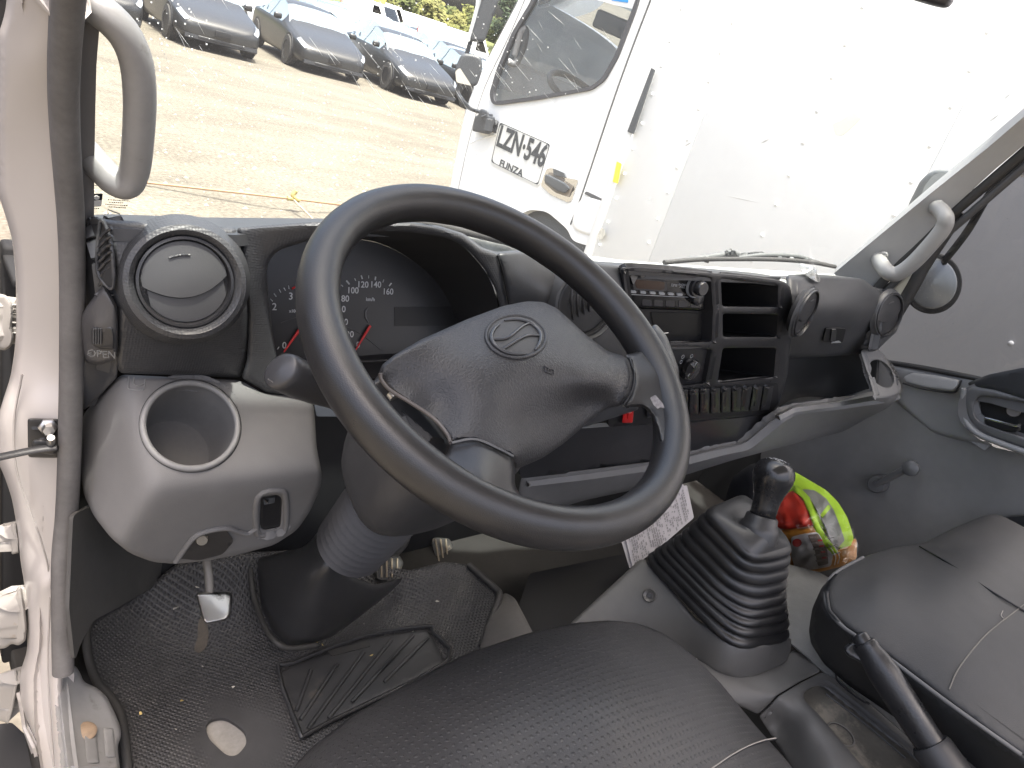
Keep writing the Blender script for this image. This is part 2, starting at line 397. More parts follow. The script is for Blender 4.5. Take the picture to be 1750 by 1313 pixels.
def text(name, s, c, e1, e2, size, m, parent, ext=.0002, sx=1.0, bold=0.):
    cu = bpy.data.curves.new(name, 'FONT'); cu.body = s; cu.size = size; cu.align_x = 'CENTER'; cu.align_y = 'CENTER'; cu.extrude = ext; cu.offset = bold; cu.resolution_u = 4
    to = bpy.data.objects.new('t', cu); COL.objects.link(to); dg = bpy.context.evaluated_depsgraph_get()
    me = bpy.data.meshes.new_from_object(to.evaluated_get(dg)); bpy.data.objects.remove(to); bpy.data.curves.remove(cu)
    e1 = np.asarray(e1, float); e1 /= np.linalg.norm(e1); e2 = np.asarray(e2, float); e2 = e2 - e1 * (e1 @ e2); e2 /= np.linalg.norm(e2); e3 = np.cross(e1, e2)
    M4 = Matrix(np.stack([e1 * sx, e2, e3], 1).tolist()).to_4x4(); M4.translation = Vector(c); me.transform(M4); me.name = name
    me.materials.clear(); me.materials.append(m); return link(name, me, parent)
def ell(u, v, a, b, rot=0, n=28):
    r = math.radians(rot); return [(u + a * math.cos(t) * math.cos(r) - b * math.sin(t) * math.sin(r), v + a * math.cos(t) * math.sin(r) + b * math.sin(t) * math.cos(r)) for t in np.linspace(0, 2 * math.pi, n, endpoint=False)]
def joinmesh(name, parts, m, parent, smooth=True, ang=45):
    V = []; Fc = []
    for v, f in parts:
        b = len(V); V += list(v); Fc += [tuple(i + b for i in q) for q in f]
    me = mesh(name, V, Fc, m, smooth, ang); fixn(me); return link(name, me, parent)
def boxdata(c, s, R=None):
    V = np.array([(x, y, z) for x in (-.5, .5) for y in (-.5, .5) for z in (-.5, .5)]) * np.array(s)
    if R is not None: V = V @ np.stack(R)
    return V + np.asarray(c), [(0, 1, 3, 2), (4, 6, 7, 5), (0, 4, 5, 1), (2, 3, 7, 6), (0, 2, 6, 4), (1, 5, 7, 3)]
# ================================================================ SETTING OUTSIDE
GROUNDM = mat('sandy gravel ground', (.145, .132, .110), .95, spec=.1, var=(.5, .22), wear=((.105, .097, .084), 1.3, .58), bump=('fine', 14, 1.0))
def ground_material():
    m = GROUNDM; t = m.node_tree; N = t.nodes; L = t.links; b = N['Principled BSDF']
    co = N.new('ShaderNodeTexCoord').outputs['Object']; mp = N.new('ShaderNodeMapping'); mp.inputs['Scale'].default_value = (.12, .9, 1); mp.inputs['Rotation'].default_value = (0, 0, .18); L.new(co, mp.inputs[0])
    n = N.new('ShaderNodeTexNoise'); n.inputs['Scale'].default_value = 1.6; n.inputs['Detail'].default_value = 9; n.inputs['Roughness'].default_value = .68; L.new(mp.outputs[0], n.inputs['Vector'])
    n2 = N.new('ShaderNodeTexNoise'); n2.inputs['Scale'].default_value = 26; n2.inputs['Detail'].default_value = 5; L.new(co, n2.inputs['Vector'])
    cr = N.new('ShaderNodeValToRGB'); e = cr.color_ramp.elements; e[0].position = .36; e[0].color = (.86, .85, .83, 1); e[1].position = .62; e[1].color = (1.12, 1.1, 1.06, 1); L.new(n.outputs['Fac'], cr.inputs[0])
    c2 = N.new('ShaderNodeValToRGB'); e = c2.color_ramp.elements; e[0].position = .38; e[0].color = (.74, .73, .72, 1); e[1].position = .6; e[1].color = (1.1, 1.1, 1.1, 1); L.new(n2.outputs['Fac'], c2.inputs[0])
    src = b.inputs['Base Color'].links[0].from_socket
    for r in (cr, c2):
        mx = N.new('ShaderNodeMix'); mx.data_type = 'RGBA'; mx.blend_type = 'MULTIPLY'; mx.inputs['Factor'].default_value = 1; L.new(src, mx.inputs['A']); L.new(r.outputs[0], mx.inputs['B']); src = mx.outputs['Result']
    L.new(src, b.inputs['Base Color'])
ground_material()
g = 300.0
o = link('ground', mesh('ground', [(-g, -g, 0), (g, -g, 0), (g, g, 0), (-g, g, 0)], [(0, 1, 2, 3)], GROUNDM, False)); tag(o, 'pale sandy gravel lot in front of the truck', None, None, 'structure')
# scattered stones and clods
def stones():
    V = []; Fc = []; rs = random.Random(3)
    for i in range(2600):
        y = 5 + 15 * rs.random() ** 1.2; x = -2 + rs.random() * (y * .85 + 3); r = .008 + .022 * rs.random() ** 3
        b = len(V)
        for dx, dy, dz in ((1, 0, 0), (-.3, .9, .1), (-.9, -.2, 0), (.1, -1, .1), (.1, .1, .8)):
            V.append((x + dx * r * (.7 + .6 * rs.random()), y + dy * r * (.7 + .6 * rs.random()), dz * r))
        Fc += [(b, b + 1, b + 4), (b + 1, b + 2, b + 4), (b + 2, b + 3, b + 4), (b + 3, b, b + 4)]
    o = link('loose_stones', mesh('loose_stones', V, Fc, mat('pale stones', (.27, .245, .205), .9, var=(2, .4)), False)); tag(o, 'loose pale stones scattered over the gravel lot', None, None, 'stuff')
stones()
# ---- string line laid on the lot
a = P(250, 312, 'z', .03); b = P(500, 340, 'z', .12); c = P(640, 358, 'z', .03); d = P(545, 385, 'z', .03)
t = thing('boundary_string', 'faint orange string stretched low over the gravel with a yellow knot', 'string line', b * [1, 1, 0])
tube('string', [a + (a - b) * 1.0, a, b, c, c + (c - b) * 2], .011, mat('orange string', (.33, .20, .11), .7), t, 6)
tube('tie_cord', [b, d, d + (d - b)], .009, mat('pale cord', (.30, .26, .18), .7), t, 6)
tube('knot', [b + [-.05, 0, .0], b, b + [.05, -.02, 0], b + [.0, .0, .03], b + [.02, .0, .08]], .022, mat('yellow knot', (.40, .32, .12), .7), t, 8)

# ---- cars
CARP = mat('dark grey car paint', (.022, .022, .022), .38, coat=.25)
CARG = mat('car window glass', (.20, .245, .26), .12, spec=1.0, coat=.6)
CARS = mat('light car paint', (.6, .6, .6), .25, coat=1.0); CARW = mat('white car paint', (.78, .78, .77), .25, coat=1.0); CARB = mat('blue grey car paint', (.10, .13, .19), .25, coat=1.0)
TYRE = mat('dusty tyre', (.04, .038, .035), .85); RIMC = mat('grey alloy rim', (.16, .16, .165), .4, metal=.8)
LAMPM = mat('car headlamp lens', (.30, .32, .34), .1, coat=1); CARK = mat('car black trim', (.012, .012, .013), .5)
ST = [(-2.36, .58, .24, .44, .44, .50), (-2.30, .76, .20, .52, .60, .58), (-2.15, .86, .18, .60, .70, .655), (-1.9, .905, .17, .69, .75, .745), (-1.45, .925, .17, .79, .78, .85), (-.98, .925, .17, .87, .77, .945), (-.62, .925, .17, .90, .70, 1.15),
      (-.2, .925, .17, .92, .63, 1.345), (.25, .925, .17, .935, .60, 1.43), (.75, .925, .17, .95, .595, 1.42), (1.2, .925, .17, .965, .595, 1.30), (1.62, .92, .18, .97, .63, 1.12), (1.95, .90, .2, .975, .68, 1.02), (2.2, .86, .26, .93, .68, .97), (2.34, .74, .34, .78, .60, .80)]
def carsec(s, grow=0):
    y, w, zb, zs, wr, zr = s; g = grow
    zsh = max(zs, zb + .1); zr = max(zr, zsh)
    h = [(0, zb), (w * .82, zb), (w * .97, zb + .06), (w + g, zb + (zsh - zb) * .45), (w * .985 + g, zsh - .03), (w * .955 + g, zsh), (wr + (w * .955 - wr) * .45 + g, zsh + (zr - zsh) * .52), (wr + .03 + g, zsh + (zr - zsh) * .93), (wr * .82, zr + g + .006), (0, zr + .018 + g)]
    return [(x, y, z) for x, z in h] + [(-x, y, z) for x, z in h[::-1][1:-1]]
def strip(idx, jx, grow=.004):
    return [[carsec(ST[i], grow)[j] for j in jx] for i in idx]
def interp(i): # fractional station
    a = int(math.floor(i)); f_ = i - a
    return tuple(np.array(ST[a]) * (1 - f_) + np.array(ST[min(a + 1, len(ST) - 1)]) * f_)
def stripf(idx, jx, grow=.004): return [[carsec(interp(i), grow)[j] for j in jx] for i in idx]
CARLAB = 'dark grey saloon car parked in the far row'
def make_car(name='parked_car'):
    r = thing(name, CARLAB, 'car', (0, 0, 0), 'cars parked on the gravel lot', world=False)
    bo = loft('body', [carsec(s) for s in ST], CARP, r, cu=True, cap=True, sub=1, ang=0)
    me = bo.data
    loft('windscreen', stripf([5.05, 5.5, 6, 6.5, 6.95], [7, 8, 9, 10, 11], .008), CARG, r)
    loft('rear_window', stripf([10.1, 10.6, 11, 11.6], [7, 8, 9, 10, 11], .008), CARG, r)
    n = len(carsec(ST[0]))
    for s in (0, 1):
        jx = [5, 6, 7] if s == 0 else [n - 5, n - 6, n - 7]
        loft('side_window', stripf([5.9, 6.5, 7, 8, 8.35], jx, .010), CARG, r); loft('side_window', stripf([8.45, 9, 10, 10.8], jx, .010), CARG, r)
        sx = 1 if s == 0 else -1
        hl = loft('headlight', [[np.array(carsec(interp(k), .012)[j]) * [sx, 1, 1] for j in (5, 6, 7)] for k in (1.2, 1.8, 2.4, 2.9)], LAMPM, r)
        box('wing_mirror', (sx * 1.0, -.62, 1.0), (.2, .12, .14), CARP, r, bev=.04); 
        for yy in (-1.45, 1.42):
            w_ = lathe('wheel', [(.21, .0), (.33, .0), (.345, .03), (.345, .19), (.33, .22), (.22, .225), (.21, .21)], (sx * .73, yy, .345), (sx, 0, 0), TYRE, r, 28)
            lathe('rim', [(0, .18), (.05, .2), (.06, .19), (.2, .185), (.215, .215)], (sx * .73, yy, .345), (sx, 0, 0), CARK, w_, 24)
            sp = [boxdata((sx * .925, yy + .115 * math.cos(a_), .345 + .115 * math.sin(a_)), (.02, .20, .045), R=[(1, 0, 0), (0, math.cos(a_), math.sin(a_)), (0, -math.sin(a_), math.cos(a_))]) for a_ in np.arange(5) * 2 * math.pi / 5]
            joinmesh('spokes', sp, RIMC, w_, False)
            lathe('wheel_arch', [(.0, .0), (.385, .0), (.40, -.02)], (sx * .918, yy, .36), (sx, 0, 0), CARK, r, 28)
    box('lower_grille', (0, -2.31, .26), (1.0, .1, .08), CARK, r, bev=.02)
    box('number_plate', (0, -2.385, .42), (.34, .02, .13), CARK, r, bev=.005)
    loft('lower_lip', [[(x_ * w_, y_, z_) for x_ in (-1, -.8, -.4, 0, .4, .8, 1)] for (w_, y_, z_) in ((.80, -2.22, .30), (.76, -2.34, .30), (.76, -2.36, .22), (.80, -2.2, .185))], CARK, r)
    return r
def kids(o): return [c for c in bpy.data.objects if c.parent == o]
def copy_tree(o, parent=None, swap=None, ch=None):
    if ch is None: ch = {}; [ch.setdefault(c.parent, []).append(c) for c in bpy.data.objects if c.parent]
    c = o.copy(); COL.objects.link(c); c.parent = parent
    if swap and c.type == 'MESH' and c.data.materials and c.data.materials[0] == CARP:
        c.material_slots[0].link = 'OBJECT'; c.material_slots[0].material = swap
    for k in ch.get(o, []): copy_tree(k, c, swap, ch)
    return c
car0 = make_car()
carch = {}; [carch.setdefault(c.parent, []).append(c) for c in bpy.data.objects if c.parent]
front = [((2.75, 19.2), 'dark grey car in the front row, partly behind the left grab handle'), ((5.35, 19.3), 'dark grey car in the front row, right beside the grab handle'), ((8.35, 19.75), 'dark grey car in the front row seen with its whole windscreen and near side'), ((10.9, 19.3), 'dark grey car in the front row, next to the white truck mirrors'), ((13.5, 19.3), 'dark grey car in the front row behind the white truck cab')]
for i, ((x, y), lab) in enumerate(front):
    c = car0 if i == 0 else copy_tree(car0, None, None, carch)
    c.location = (x, y, 0); c.rotation_euler = (0, 0, math.radians([2, -3, -6, -5, -3][i])); c['label'] = lab; c['group'] = 'dark cars in the front row'
rs = random.Random(11); k = 0; n_ = 4
ORD = ['leftmost', 'second from the left', 'third from the left', 'rightmost']; ROWN = ['second row', 'third row', 'fourth row, parked sideways', 'fifth row']
CN = {'light car paint': 'light grey', 'white car paint': 'white', 'blue grey car paint': 'blue grey', 'dark grey car paint': 'dark grey'}
for row, (y, xs) in enumerate([(26, (9.2, 11.9, 14.6, 17.2)), (33, (13, 15.8, 18.5, 21.2)), (41, (17, 19.8, 22.6, 25.4)), (50, (21.5, 24.4, 27.3, 30.2))]):
    for q_, x in enumerate(xs):
        n_ += 1; sw = [CARS, CARW, CARB, CARP, CARW, CARS][(k * 5 + row) % 6]; k += 1; jx, jy, jr = rs.uniform(-.2, .2), rs.uniform(-.3, .3), rs.uniform(-.08, .08)
        if n_ in (9, 13, 17): continue                 # wholly hidden behind nearer cars
        c = copy_tree(car0, None, sw, carch); c.location = (x + jx, y + jy, 0); c.rotation_euler = (0, 0, jr + (math.pi / 2 if row == 2 else 0))
        c['label'] = '%s car in the %s, %s one' % (CN[sw.name], ROWN[row], ORD[q_]); c['group'] = 'cars in the rows behind the front row'
# ---- vans
VANW = mat('white van paint', (.8, .8, .79), .35, coat=.5); VANG = glassmat('van glass', (.15, .17, .18), 1.6)
def make_van(loc, rz, lab, L_=5.2, H_=2.0, roof=None):
    r = thing('parked_van', lab, 'van', loc, 'white vans far across the lot', world=False); r.rotation_euler = (0, 0, rz)
    prof = [(-L_ / 2, .45), (-L_ / 2, .95), (-L_ / 2 + .9, 1.15), (-L_ / 2 + 1.6, H_), (L_ / 2 - .1, H_), (L_ / 2, H_ - .1), (L_ / 2, .45)]
    prism('body', [(-.95, y, z) for y, z in prof], (1.9, 0, 0), VANW, r, .06)
    loft('windscreen', [[(x, -L_ / 2 + .98, 1.24) for x in (-.8, .8)], [(x, -L_ / 2 + 1.54, H_ - .1) for x in (-.7, .7)]], VANG, r).location = (0, -.03, .03)
    for sx in (-1, 1):
        prism('side_window', [(sx * .953, -L_ / 2 + 1.2, 1.25), (sx * .953, -L_ / 2 + 2.2, 1.25), (sx * .953, -L_ / 2 + 2.2, H_ - .2), (sx * .953, -L_ / 2 + 1.7, H_ - .2)], (sx * .01, 0, 0), VANG, r)
        for yy in (-L_ / 2 + .9, L_ / 2 - 1.0):
            lathe('wheel', [(0, 0), (.3, 0), (.34, .03), (.34, .2), (.2, .22), (0, .21)], (sx * .76, yy, .34), (sx, 0, 0), TYRE, r, 20)
    box('bumper', (0, -L_ / 2 - .03, .5), (1.8, .15, .25), CARK, r, bev=.04)
    box('tail_lamp', (.97, L_ / 2 - .04, 1.3), (.03, .1, .5), mat('red lamp', (.4, .02, .02), .3), r, bev=.01)
    if roof: box('roof_sign', (0, 0, H_ + .2), (.9, .5, .4), roof, r, bev=.05)
    return r
make_van((26.5, 39, 0), 1.75, 'white panel van parked side on behind the third dark car')
make_van((31.5, 58, 0), 1.3, 'long white van parked far off under the trees, left of the others', 6.0, 2.3)
make_van((39.5, 63, 0), 1.6, 'white van with a sloping nose parked far off by the tree line', 5.4, 2.2)
vq = PT(648, 6, 62); make_van((vq[0], vq[1], 0), .4, 'far white van carrying a yellow roof sign', 5.0, 2.1, mat('yellow sign', (.75, .6, .08), .5))
# ---- hill and trees
LEAF = [mat('leaf green %d' % i, c_, .7, spec=.2, var=(.4, .3)) for i, c_ in enumerate([(.085, .10, .03), (.12, .125, .035), (.05, .07, .035), (.15, .145, .045)])]
TRUNK = mat('bark', (.09, .07, .05), .9, var=(3, .3))
def make_tree(name, loc, h, r, lab, m, seed, n=900, leaf=.28, low=.25, grp='trees along the far side of the lot', ell_=1.0):
    rs = random.Random(seed); t = thing(name, lab, 'tree', loc, grp, world=False)
    V, Fc = tubedata(spline([(0, 0, 0), (rs.uniform(-.2, .2), 0, h * .3), (rs.uniform(-.4, .4), rs.uniform(-.3, .3), h * .8)], 4), [.05 * h * .6, .012 * h], 8)
    parts = [(V, Fc)]
    for i in range(5):
        a_ = rs.random() * 6.28; z0 = h * (.3 + .09 * i); parts.append(tubedata(spline([(0, 0, z0), (math.cos(a_) * r * .4, math.sin(a_) * r * .4, z0 + h * .12), (math.cos(a_) * r * .75, math.sin(a_) * r * .75, z0 + h * .18)], 3), [.014 * h, .005 * h], 6))
    joinmesh('trunk', parts, TRUNK, t)
    V = []; Fc = []; cl = []
    for i in range(15):
        a_ = rs.random() * 6.28; q = rs.random() ** .5; z = low + (1 - low) * rs.random(); wq = math.sin(math.pi * min(1, (z - low) / (1 - low) * .8 + .15)) ** .6
        cl.append((math.cos(a_) * r * q * wq * .8, math.sin(a_) * r * q * wq * .8, h * z * .92, r * rs.uniform(.28, .48)))
    for i in range(n):
        cx, cy, cz, cr = rs.choice(cl); d = Vector((rs.gauss(0, 1), rs.gauss(0, 1), rs.gauss(0, 1))).normalized() * cr * rs.random() ** .35
        p = Vector((cx, cy, cz)) + Vector((d.x, d.y, d.z * .75 * ell_)); p.z = max(p.z, .1)
        u_ = Vector((rs.gauss(0, 1), rs.gauss(0, 1), rs.gauss(0, .6))).normalized(); w_ = u_.orthogonal().normalized(); s_ = leaf * rs.uniform(.5, 1.3); b = len(V)
        V += [p - u_ * s_, p + w_ * s_ * .45, p + u_ * s_, p - w_ * s_ * .45]; Fc += [(b, b + 1, b + 2, b + 3)]
    link('crown', mesh('crown', V, Fc, m, False), t); return t
hill = [[(x, y, z + .6 * math.sin(x * .13 + y * .07) + .35 * math.sin(x * .41)) for x in np.arange(-20, 151, 3.)] for y, z in ((72, -.8), (80, .5), (92, 1.4), (110, 2.0), (150, 2.2))]
o = loft('hill', hill, mat('grassy bank', (.11, .12, .05), .95, spec=.1, var=(.12, .35), bump=('fine', 3, 1)), None, ang=0); tag(o, 'low green bank rising behind the parked cars', None, None, 'structure')
KEEP = {'bush': {9, 12, 18, 19, 21, 22, 23, 24, 25, 26, 27, 28, 29, 30, 32, 35, 36}, 'tall_tree': {4, 5, 6}}; cntr = {'bush': 0, 'tall_tree': 0}; made = []
rs = random.Random(5)
for i in range(46):
    x = 30 + i * 1.15 + rs.uniform(-1, 1); y = 84 + rs.uniform(-7, 16); big = (i % 6 == 4); nm = 'tall_tree' if big else 'bush'
    h_ = rs.uniform(2.6, 4.4) if not big else rs.uniform(8, 10.5); r_ = rs.uniform(2.2, 3.2) if not big else rs.uniform(2.8, 3.6); c_ = cntr[nm]; cntr[nm] += 1
    if c_ not in KEEP[nm]: continue
    li = 2 if big else i % 2 + (2 if i % 4 == 1 else 0)
    made.append((x / y, nm, li, make_tree(nm, (x, y, .4 if y < 90 else 1.2), h_, r_, '', LEAF[li], i, 700 if not big else 1200, .34, .12 if not big else .3, 'bushes on the bank' if not big else 'tall trees on the bank')))
NTH = ['first', 'second', 'third', 'fourth', 'fifth', 'sixth', 'seventh', 'eighth', 'ninth', 'tenth', 'eleventh', 'twelfth', 'thirteenth', 'fourteenth', 'fifteenth', 'sixteenth', 'seventeenth']
for nm in ('bush', 'tall_tree'):
    for q_, (a_, _, li, o) in enumerate(sorted((m_ for m_ in made if m_[1] == nm), key=lambda m_: m_[0])):
        o['label'] = ('%s bush on the bank behind the cars, %s from the left' % (['green', 'yellowish green', 'dark green', 'pale yellow green'][li], NTH[q_])) if nm == 'bush' else 'tall dark tree on the bank, %s of the three tall ones from the left' % NTH[q_]
# ---- thing reflected / standing on the open side: nothing else is in view

# ================================================================ WHITE BOX TRUCK BESIDE OURS
NX = 2.0
def N_(u, v, dx=0.): return P(u, v, 'x', NX + dx)
def nx(pts, x): return [(u, v, 'x', x) for u, v in pts]
FLATN = [(800, 100, 'x', NX), (1000, 350, 'x', NX), (1200, 50, 'x', NX)]
def fl(dx): return [(800, 100, 'x', NX + dx), (1000, 350, 'x', NX + dx), (1200, 50, 'x', NX + dx)]
NWH = mat('neighbour white paint', (.86, .86, .85), .3, coat=.5, var=(2, .03)); BOXW = mat('white box panel', (.86, .86, .85), .42, var=(2.5, .035), wear=((.56, .55, .52), 4.2, .70))
SEAM = mat('dark panel gap', (.10, .10, .10), .7); NGL = glassmat('neighbour window glass', (.88, .94, .97), 1.6, .10)
bt = thing('box_truck', 'white box truck parked alongside with a number painted on its cab door', 'truck', (3, 1, 0))
cabside = [(905, -60), (886, 2), (858, 55), (835, 98), (814, 144), (796, 192), (787, 233), (776, 290), (768, 330), (762, 400), (800, 410), (880, 372), (905, 358), (935, 362), (970, 392), (978, 412), (1020, 425), (1034, 360), (1066, 262), (1140, 20), (1160, -60)]
win = [(925, -60), (907, 2), (875, 55), (848, 119), (836, 160), (840, 178), (852, 179), (914, 171), (1010, 154), (1033, 137), (1056, 96), (1086, 17), (1108, -60)]
skin('cab_body', cabside, fl(0), NWH, bt, .05, 10, holes=[win], flat=True, edge=None)
# rounded front corner and nose, roof, back wall, far side (solid shell round a hollow cab)
fp = [N_(u, v) for u, v in cabside[:11]]
rows = []
for dx, dy in ((0, 0), (.03, .05), (.10, .10), (.25, .13), (.9, .14), (1.55, .13), (1.7, .10), (1.77, .05), (1.8, 0)): rows.append([p + np.array([dx, dy, 0]) for p in fp])
for (a_, b_, nm) in ((4, 10, 'nose_panel'),): loft(nm, [r_[a_:b_ + 1] for r_ in rows], NWH, bt)
loft('windscreen', [r_[0:5] for r_ in rows], NGL, bt)
y0, y1 = fp[0][1], N_(1140, 20)[1]
ztop = fp[0][2]
box('cab_roof', (NX + .9, (y0 + y1) / 2, ztop + .04), (1.8, abs(y0 - y1), .06), NWH, bt, bev=.02)
box('cab_back_wall', (NX + .92, y1 + .02, (ztop + .8) / 2), (1.76, .05, ztop - .8), NWH, bt, bev=.01)
box('cab_floor', (NX + .92, (y0 + y1) / 2, .86), (1.75, abs(y0 - y1), .08), SEAM, bt, bev=.01)
fw_ = [np.array([NX + 1.78, p[1], p[2]]) for p in (N_(u, v) for u, v in win)]; fb = [np.array([NX + 1.8, p[1], p[2]]) for p in (N_(u, v) for u, v in cabside)]
zb_ = min(p[2] for p in fw_)
prism('far_door', [(NX + 1.76, y0 + .25, .9), (NX + 1.76, y0 + .25, zb_), (NX + 1.76, y1, zb_ + .25), (NX + 1.76, y1, .9)], (.04, 0, 0), NWH, bt)
box('far_pillar', (NX + 1.78, y1 + .06, (zb_ + ztop) / 2), (.05, .12, ztop - zb_), NWH, bt, bev=.01)
skin('side_window', [(u, v) for u, v in win], fl(.02), NGL, bt, 0, 10, flat=True)
def ring2(name, poly, w_, dx, m, parent, th=.008, rnd=8):
    c = np.mean(poly, 0); inn = []
    k = len(poly)
    for i in range(k):
        p0, p1, p2 = (np.array(poly[(i + j) % k], float) for j in (-1, 0, 1)); t_ = p2 - p0; n_ = np.array([-t_[1], t_[0]]); n_ /= np.linalg.norm(n_)
        if n_ @ (c - p1) < 0: n_ = -n_
        inn.append(tuple(p1 + n_ * w_))
    return skin(name, poly, fl(dx), m, parent, th, rnd, holes=[inn], flat=True)
ring2('window_rubber', win, 6, -.012, mat('grey window rubber', (.06, .06, .065), .6), bt, .02)
# door gap lines, step, arch
def line(name, pts, r, dx, m, parent): return tube(name, [N_(u, v, dx) for u, v in pts], r, m, parent, 6, n=4)
line('door_gap', [(1136, -60), (1112, 0), (1057, 147), (996, 329), (975, 384)], .005, -.001, SEAM, bt)
line('front_door_gap', [(905, -20), (870, 62), (828, 150), (803, 235), (788, 300), (779, 345)], .003, -.001, mat('soft gap', (.35, .35, .35), .6), bt)
line('body_crease', [(803, 245), (840, 232), (880, 228)], .006, .002, NWH, bt)
skin('wheel_arch_liner', [(878, 362), (905, 350), (940, 358), (982, 392), (976, 410), (1003, 420), (995, 470), (900, 470)], fl(.06), mat('grey arch liner', (.10, .105, .11), .8), bt, .02, 6, flat=True)
skin('cab_skirt', [(983, 352), (1000, 336), (1035, 345), (1028, 390), (1012, 404), (985, 395), (977, 384)], fl(-.012), NWH, bt, .03, 10, edge=(6, .01), step=5)
skin('skirt_slot', [(998, 331), (1002, 327), (1036, 344), (1033, 351)], fl(-.006), SEAM, bt, .01, 2, flat=True)
skin('gap_vent', [(1113, 116), (1118, 119), (1081, 229), (1072, 225)], fl(-.046), mat('dark vent', (.07, .075, .08), .6), bt, .01, 1, flat=True)
skin('yellow_marker', [(1054, 276), (1062, 280), (1055, 314), (1047, 311)], fl(-.048), mat('yellow tag', (.75, .62, .06), .5), bt, .004, 1, flat=True)
# door plate with painted number
pl = skin('door_number_plate', [(853, 207), (942, 246), (920, 319), (837, 278)], fl(-.008), mat('off white plate', (.72, .72, .70), .5, var=(9, .04)), bt, .006, 5, flat=True)
PLK = mat('plate print', (.05, .055, .06), .5)
ring2('plate_border', [(854.5, 209.5), (940, 247), (919, 316.5), (839, 277)], 1.2, -.0100, PLK, pl, .001, 4)
pc = N_(888.5, 254.5, -.011); e2_ = np.array([0, 0, 1.]); e1_ = np.array([0, -1., 0.])
text('number', 'LZN·546', pc + [0, -0.004, .012], e1_, e2_, .165, PLK, pl, .0005, .74, .0048)
text('town_name', 'FUNZA', N_(873, 288, -.011), e1_, e2_, .055, PLK, pl, .0005, 1.25, .0014)
# door handle with chrome surround
hs = skin('door_handle', [(934, 289), (942, 287), (963, 296), (967, 304), (988, 308), (977, 343), (970, 346), (940, 332), (924, 317), (928, 304)], fl(-.006), CHROME, bt, .004, 3, flat=True)
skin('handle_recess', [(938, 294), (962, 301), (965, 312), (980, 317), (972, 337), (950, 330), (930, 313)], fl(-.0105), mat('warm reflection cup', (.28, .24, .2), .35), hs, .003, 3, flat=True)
skin('handle_grip', [(931, 299), (936, 298), (966, 313), (974, 321), (966, 331), (952, 327), (930, 311)], fl(-.03), mat('grey handle', (.09, .095, .10), .4), hs, .02, 3, edge=(3, .006), step=3)
skin('handle_flap', [(945, 288), (964, 296), (966, 304), (946, 299)], fl(-.02), mat('grey handle', (.1, .1, .1)), hs, .01, 2, flat=True)
# mirrors on arms in front of the cab
t = bt
MIRB = mat('grey mirror shell', (.06, .063, .068), .5)
def nz(u, v): return P(u, v, 'y', 3.75)
skin('mirror_bracket', [(817, 197), (822, 185), (834, 190), (835, 199), (846, 200), (840, 229), (834, 230), (807, 224), (809, 212), (812, 199)], fl(-.05), MIRB, bt, .05, 3, edge=(3, .01), step=4)
tube('mirror_arm', [N_(822, 192, -.03), N_(806, 187, -.08), PT(797, 180, 4.1), PT(783, 160, 4.15), PT(785, 142, 4.15), PT(797, 95, 4.1), PT(812, 40, 4.1), PT(830, -60, 4.1)], .012, MIRB, bt, 8)
def cm(t_): return [(780, 0, PT(780, 0, t_)), (860, 0, PT(860, 0, t_)), (820, 140, PT(820, 140, t_))]
skin('side_mirror', [(828, -70), (823, 0), (803, 68), (808, 72), (828, 72), (853, 0), (868, -70)], cm(4.05), MIRB, bt, .06, 5, edge=(4, .015), step=5)
skin('side_mirror_edge', [(818, -70), (813, 10), (797, 70), (803, 72), (823, 0), (828, -70)], cm(4.07), mat('pale mirror face', (.6, .62, .62), .3), bt, .03, 3, flat=True)
skin('round_mirror', [(789, 91), (806, 92), (823, 97), (825, 118), (815, 148), (798, 147), (780, 142), (777, 118)], cm(4.0), MIRB, bt, .05, 8, edge=(5, .015), step=4)
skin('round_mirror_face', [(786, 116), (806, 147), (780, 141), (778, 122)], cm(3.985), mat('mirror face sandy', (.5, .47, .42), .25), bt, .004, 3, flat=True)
# inside the neighbour cab, seen through its window
box('interior_mirror', PT(1052, 45, 4.15), (.03, .32, .09), mat('dim mirror', (.14, .14, .145), .5), bt, R=(np.array([1, 0, 0.]), np.array([0, .98, .1]), np.array([0, -.1, .98])), bev=.03)
tube('grab_bar', [PT(880, 95, 4.6), PT(892, 52, 4.6), PT(899, 55, 4.6), PT(895, 80, 4.6), PT(882, 108, 4.6), PT(868, 105, 4.6)], .02, mat('grey trim', (.2, .2, .2)), bt, 8)
W0n = PT(985, 160, 4.75)
tube('steering_ring', [W0n + np.array([.19 * math.cos(a_), .19 * math.sin(a_) * .9, .19 * math.sin(a_) * .42]) for a_ in np.linspace(0, 6.28, 25)[:-1]], .02, mat('dark wheel', (.05, .05, .05)), bt, 8, True, 2)
box('seat_back', (NX + .5, y1 + .22, 1.65), (.5, .14, .7), mat('dark seat cloth', (.05, .05, .055), .9), bt, bev=.06); box('seat_back', (NX + 1.3, y1 + .22, 1.65), (.5, .14, .7), mat('dark seat cloth', (.05, .05, .055)), bt, bev=.06)
box('inner_dash', (NX + .9, y0 + .02, 1.28), (1.6, .3, .36), mat('grey dash', (.06, .06, .065), .6), bt, bev=.08)
skin('window_sticker', [(1048, -8), (1074, -2), (1073, 5), (1045, 1)], fl(.012), mat('blue sticker', (.03, .32, .75), .4), bt, .001, 1, flat=True)
skin('sticker_backing', [(1010, -25), (1090, -6), (1084, 16), (1052, 9), (1005, -4)], fl(.014), mat('white sticker', (.8, .8, .8), .5), bt, .001, 2, flat=True)
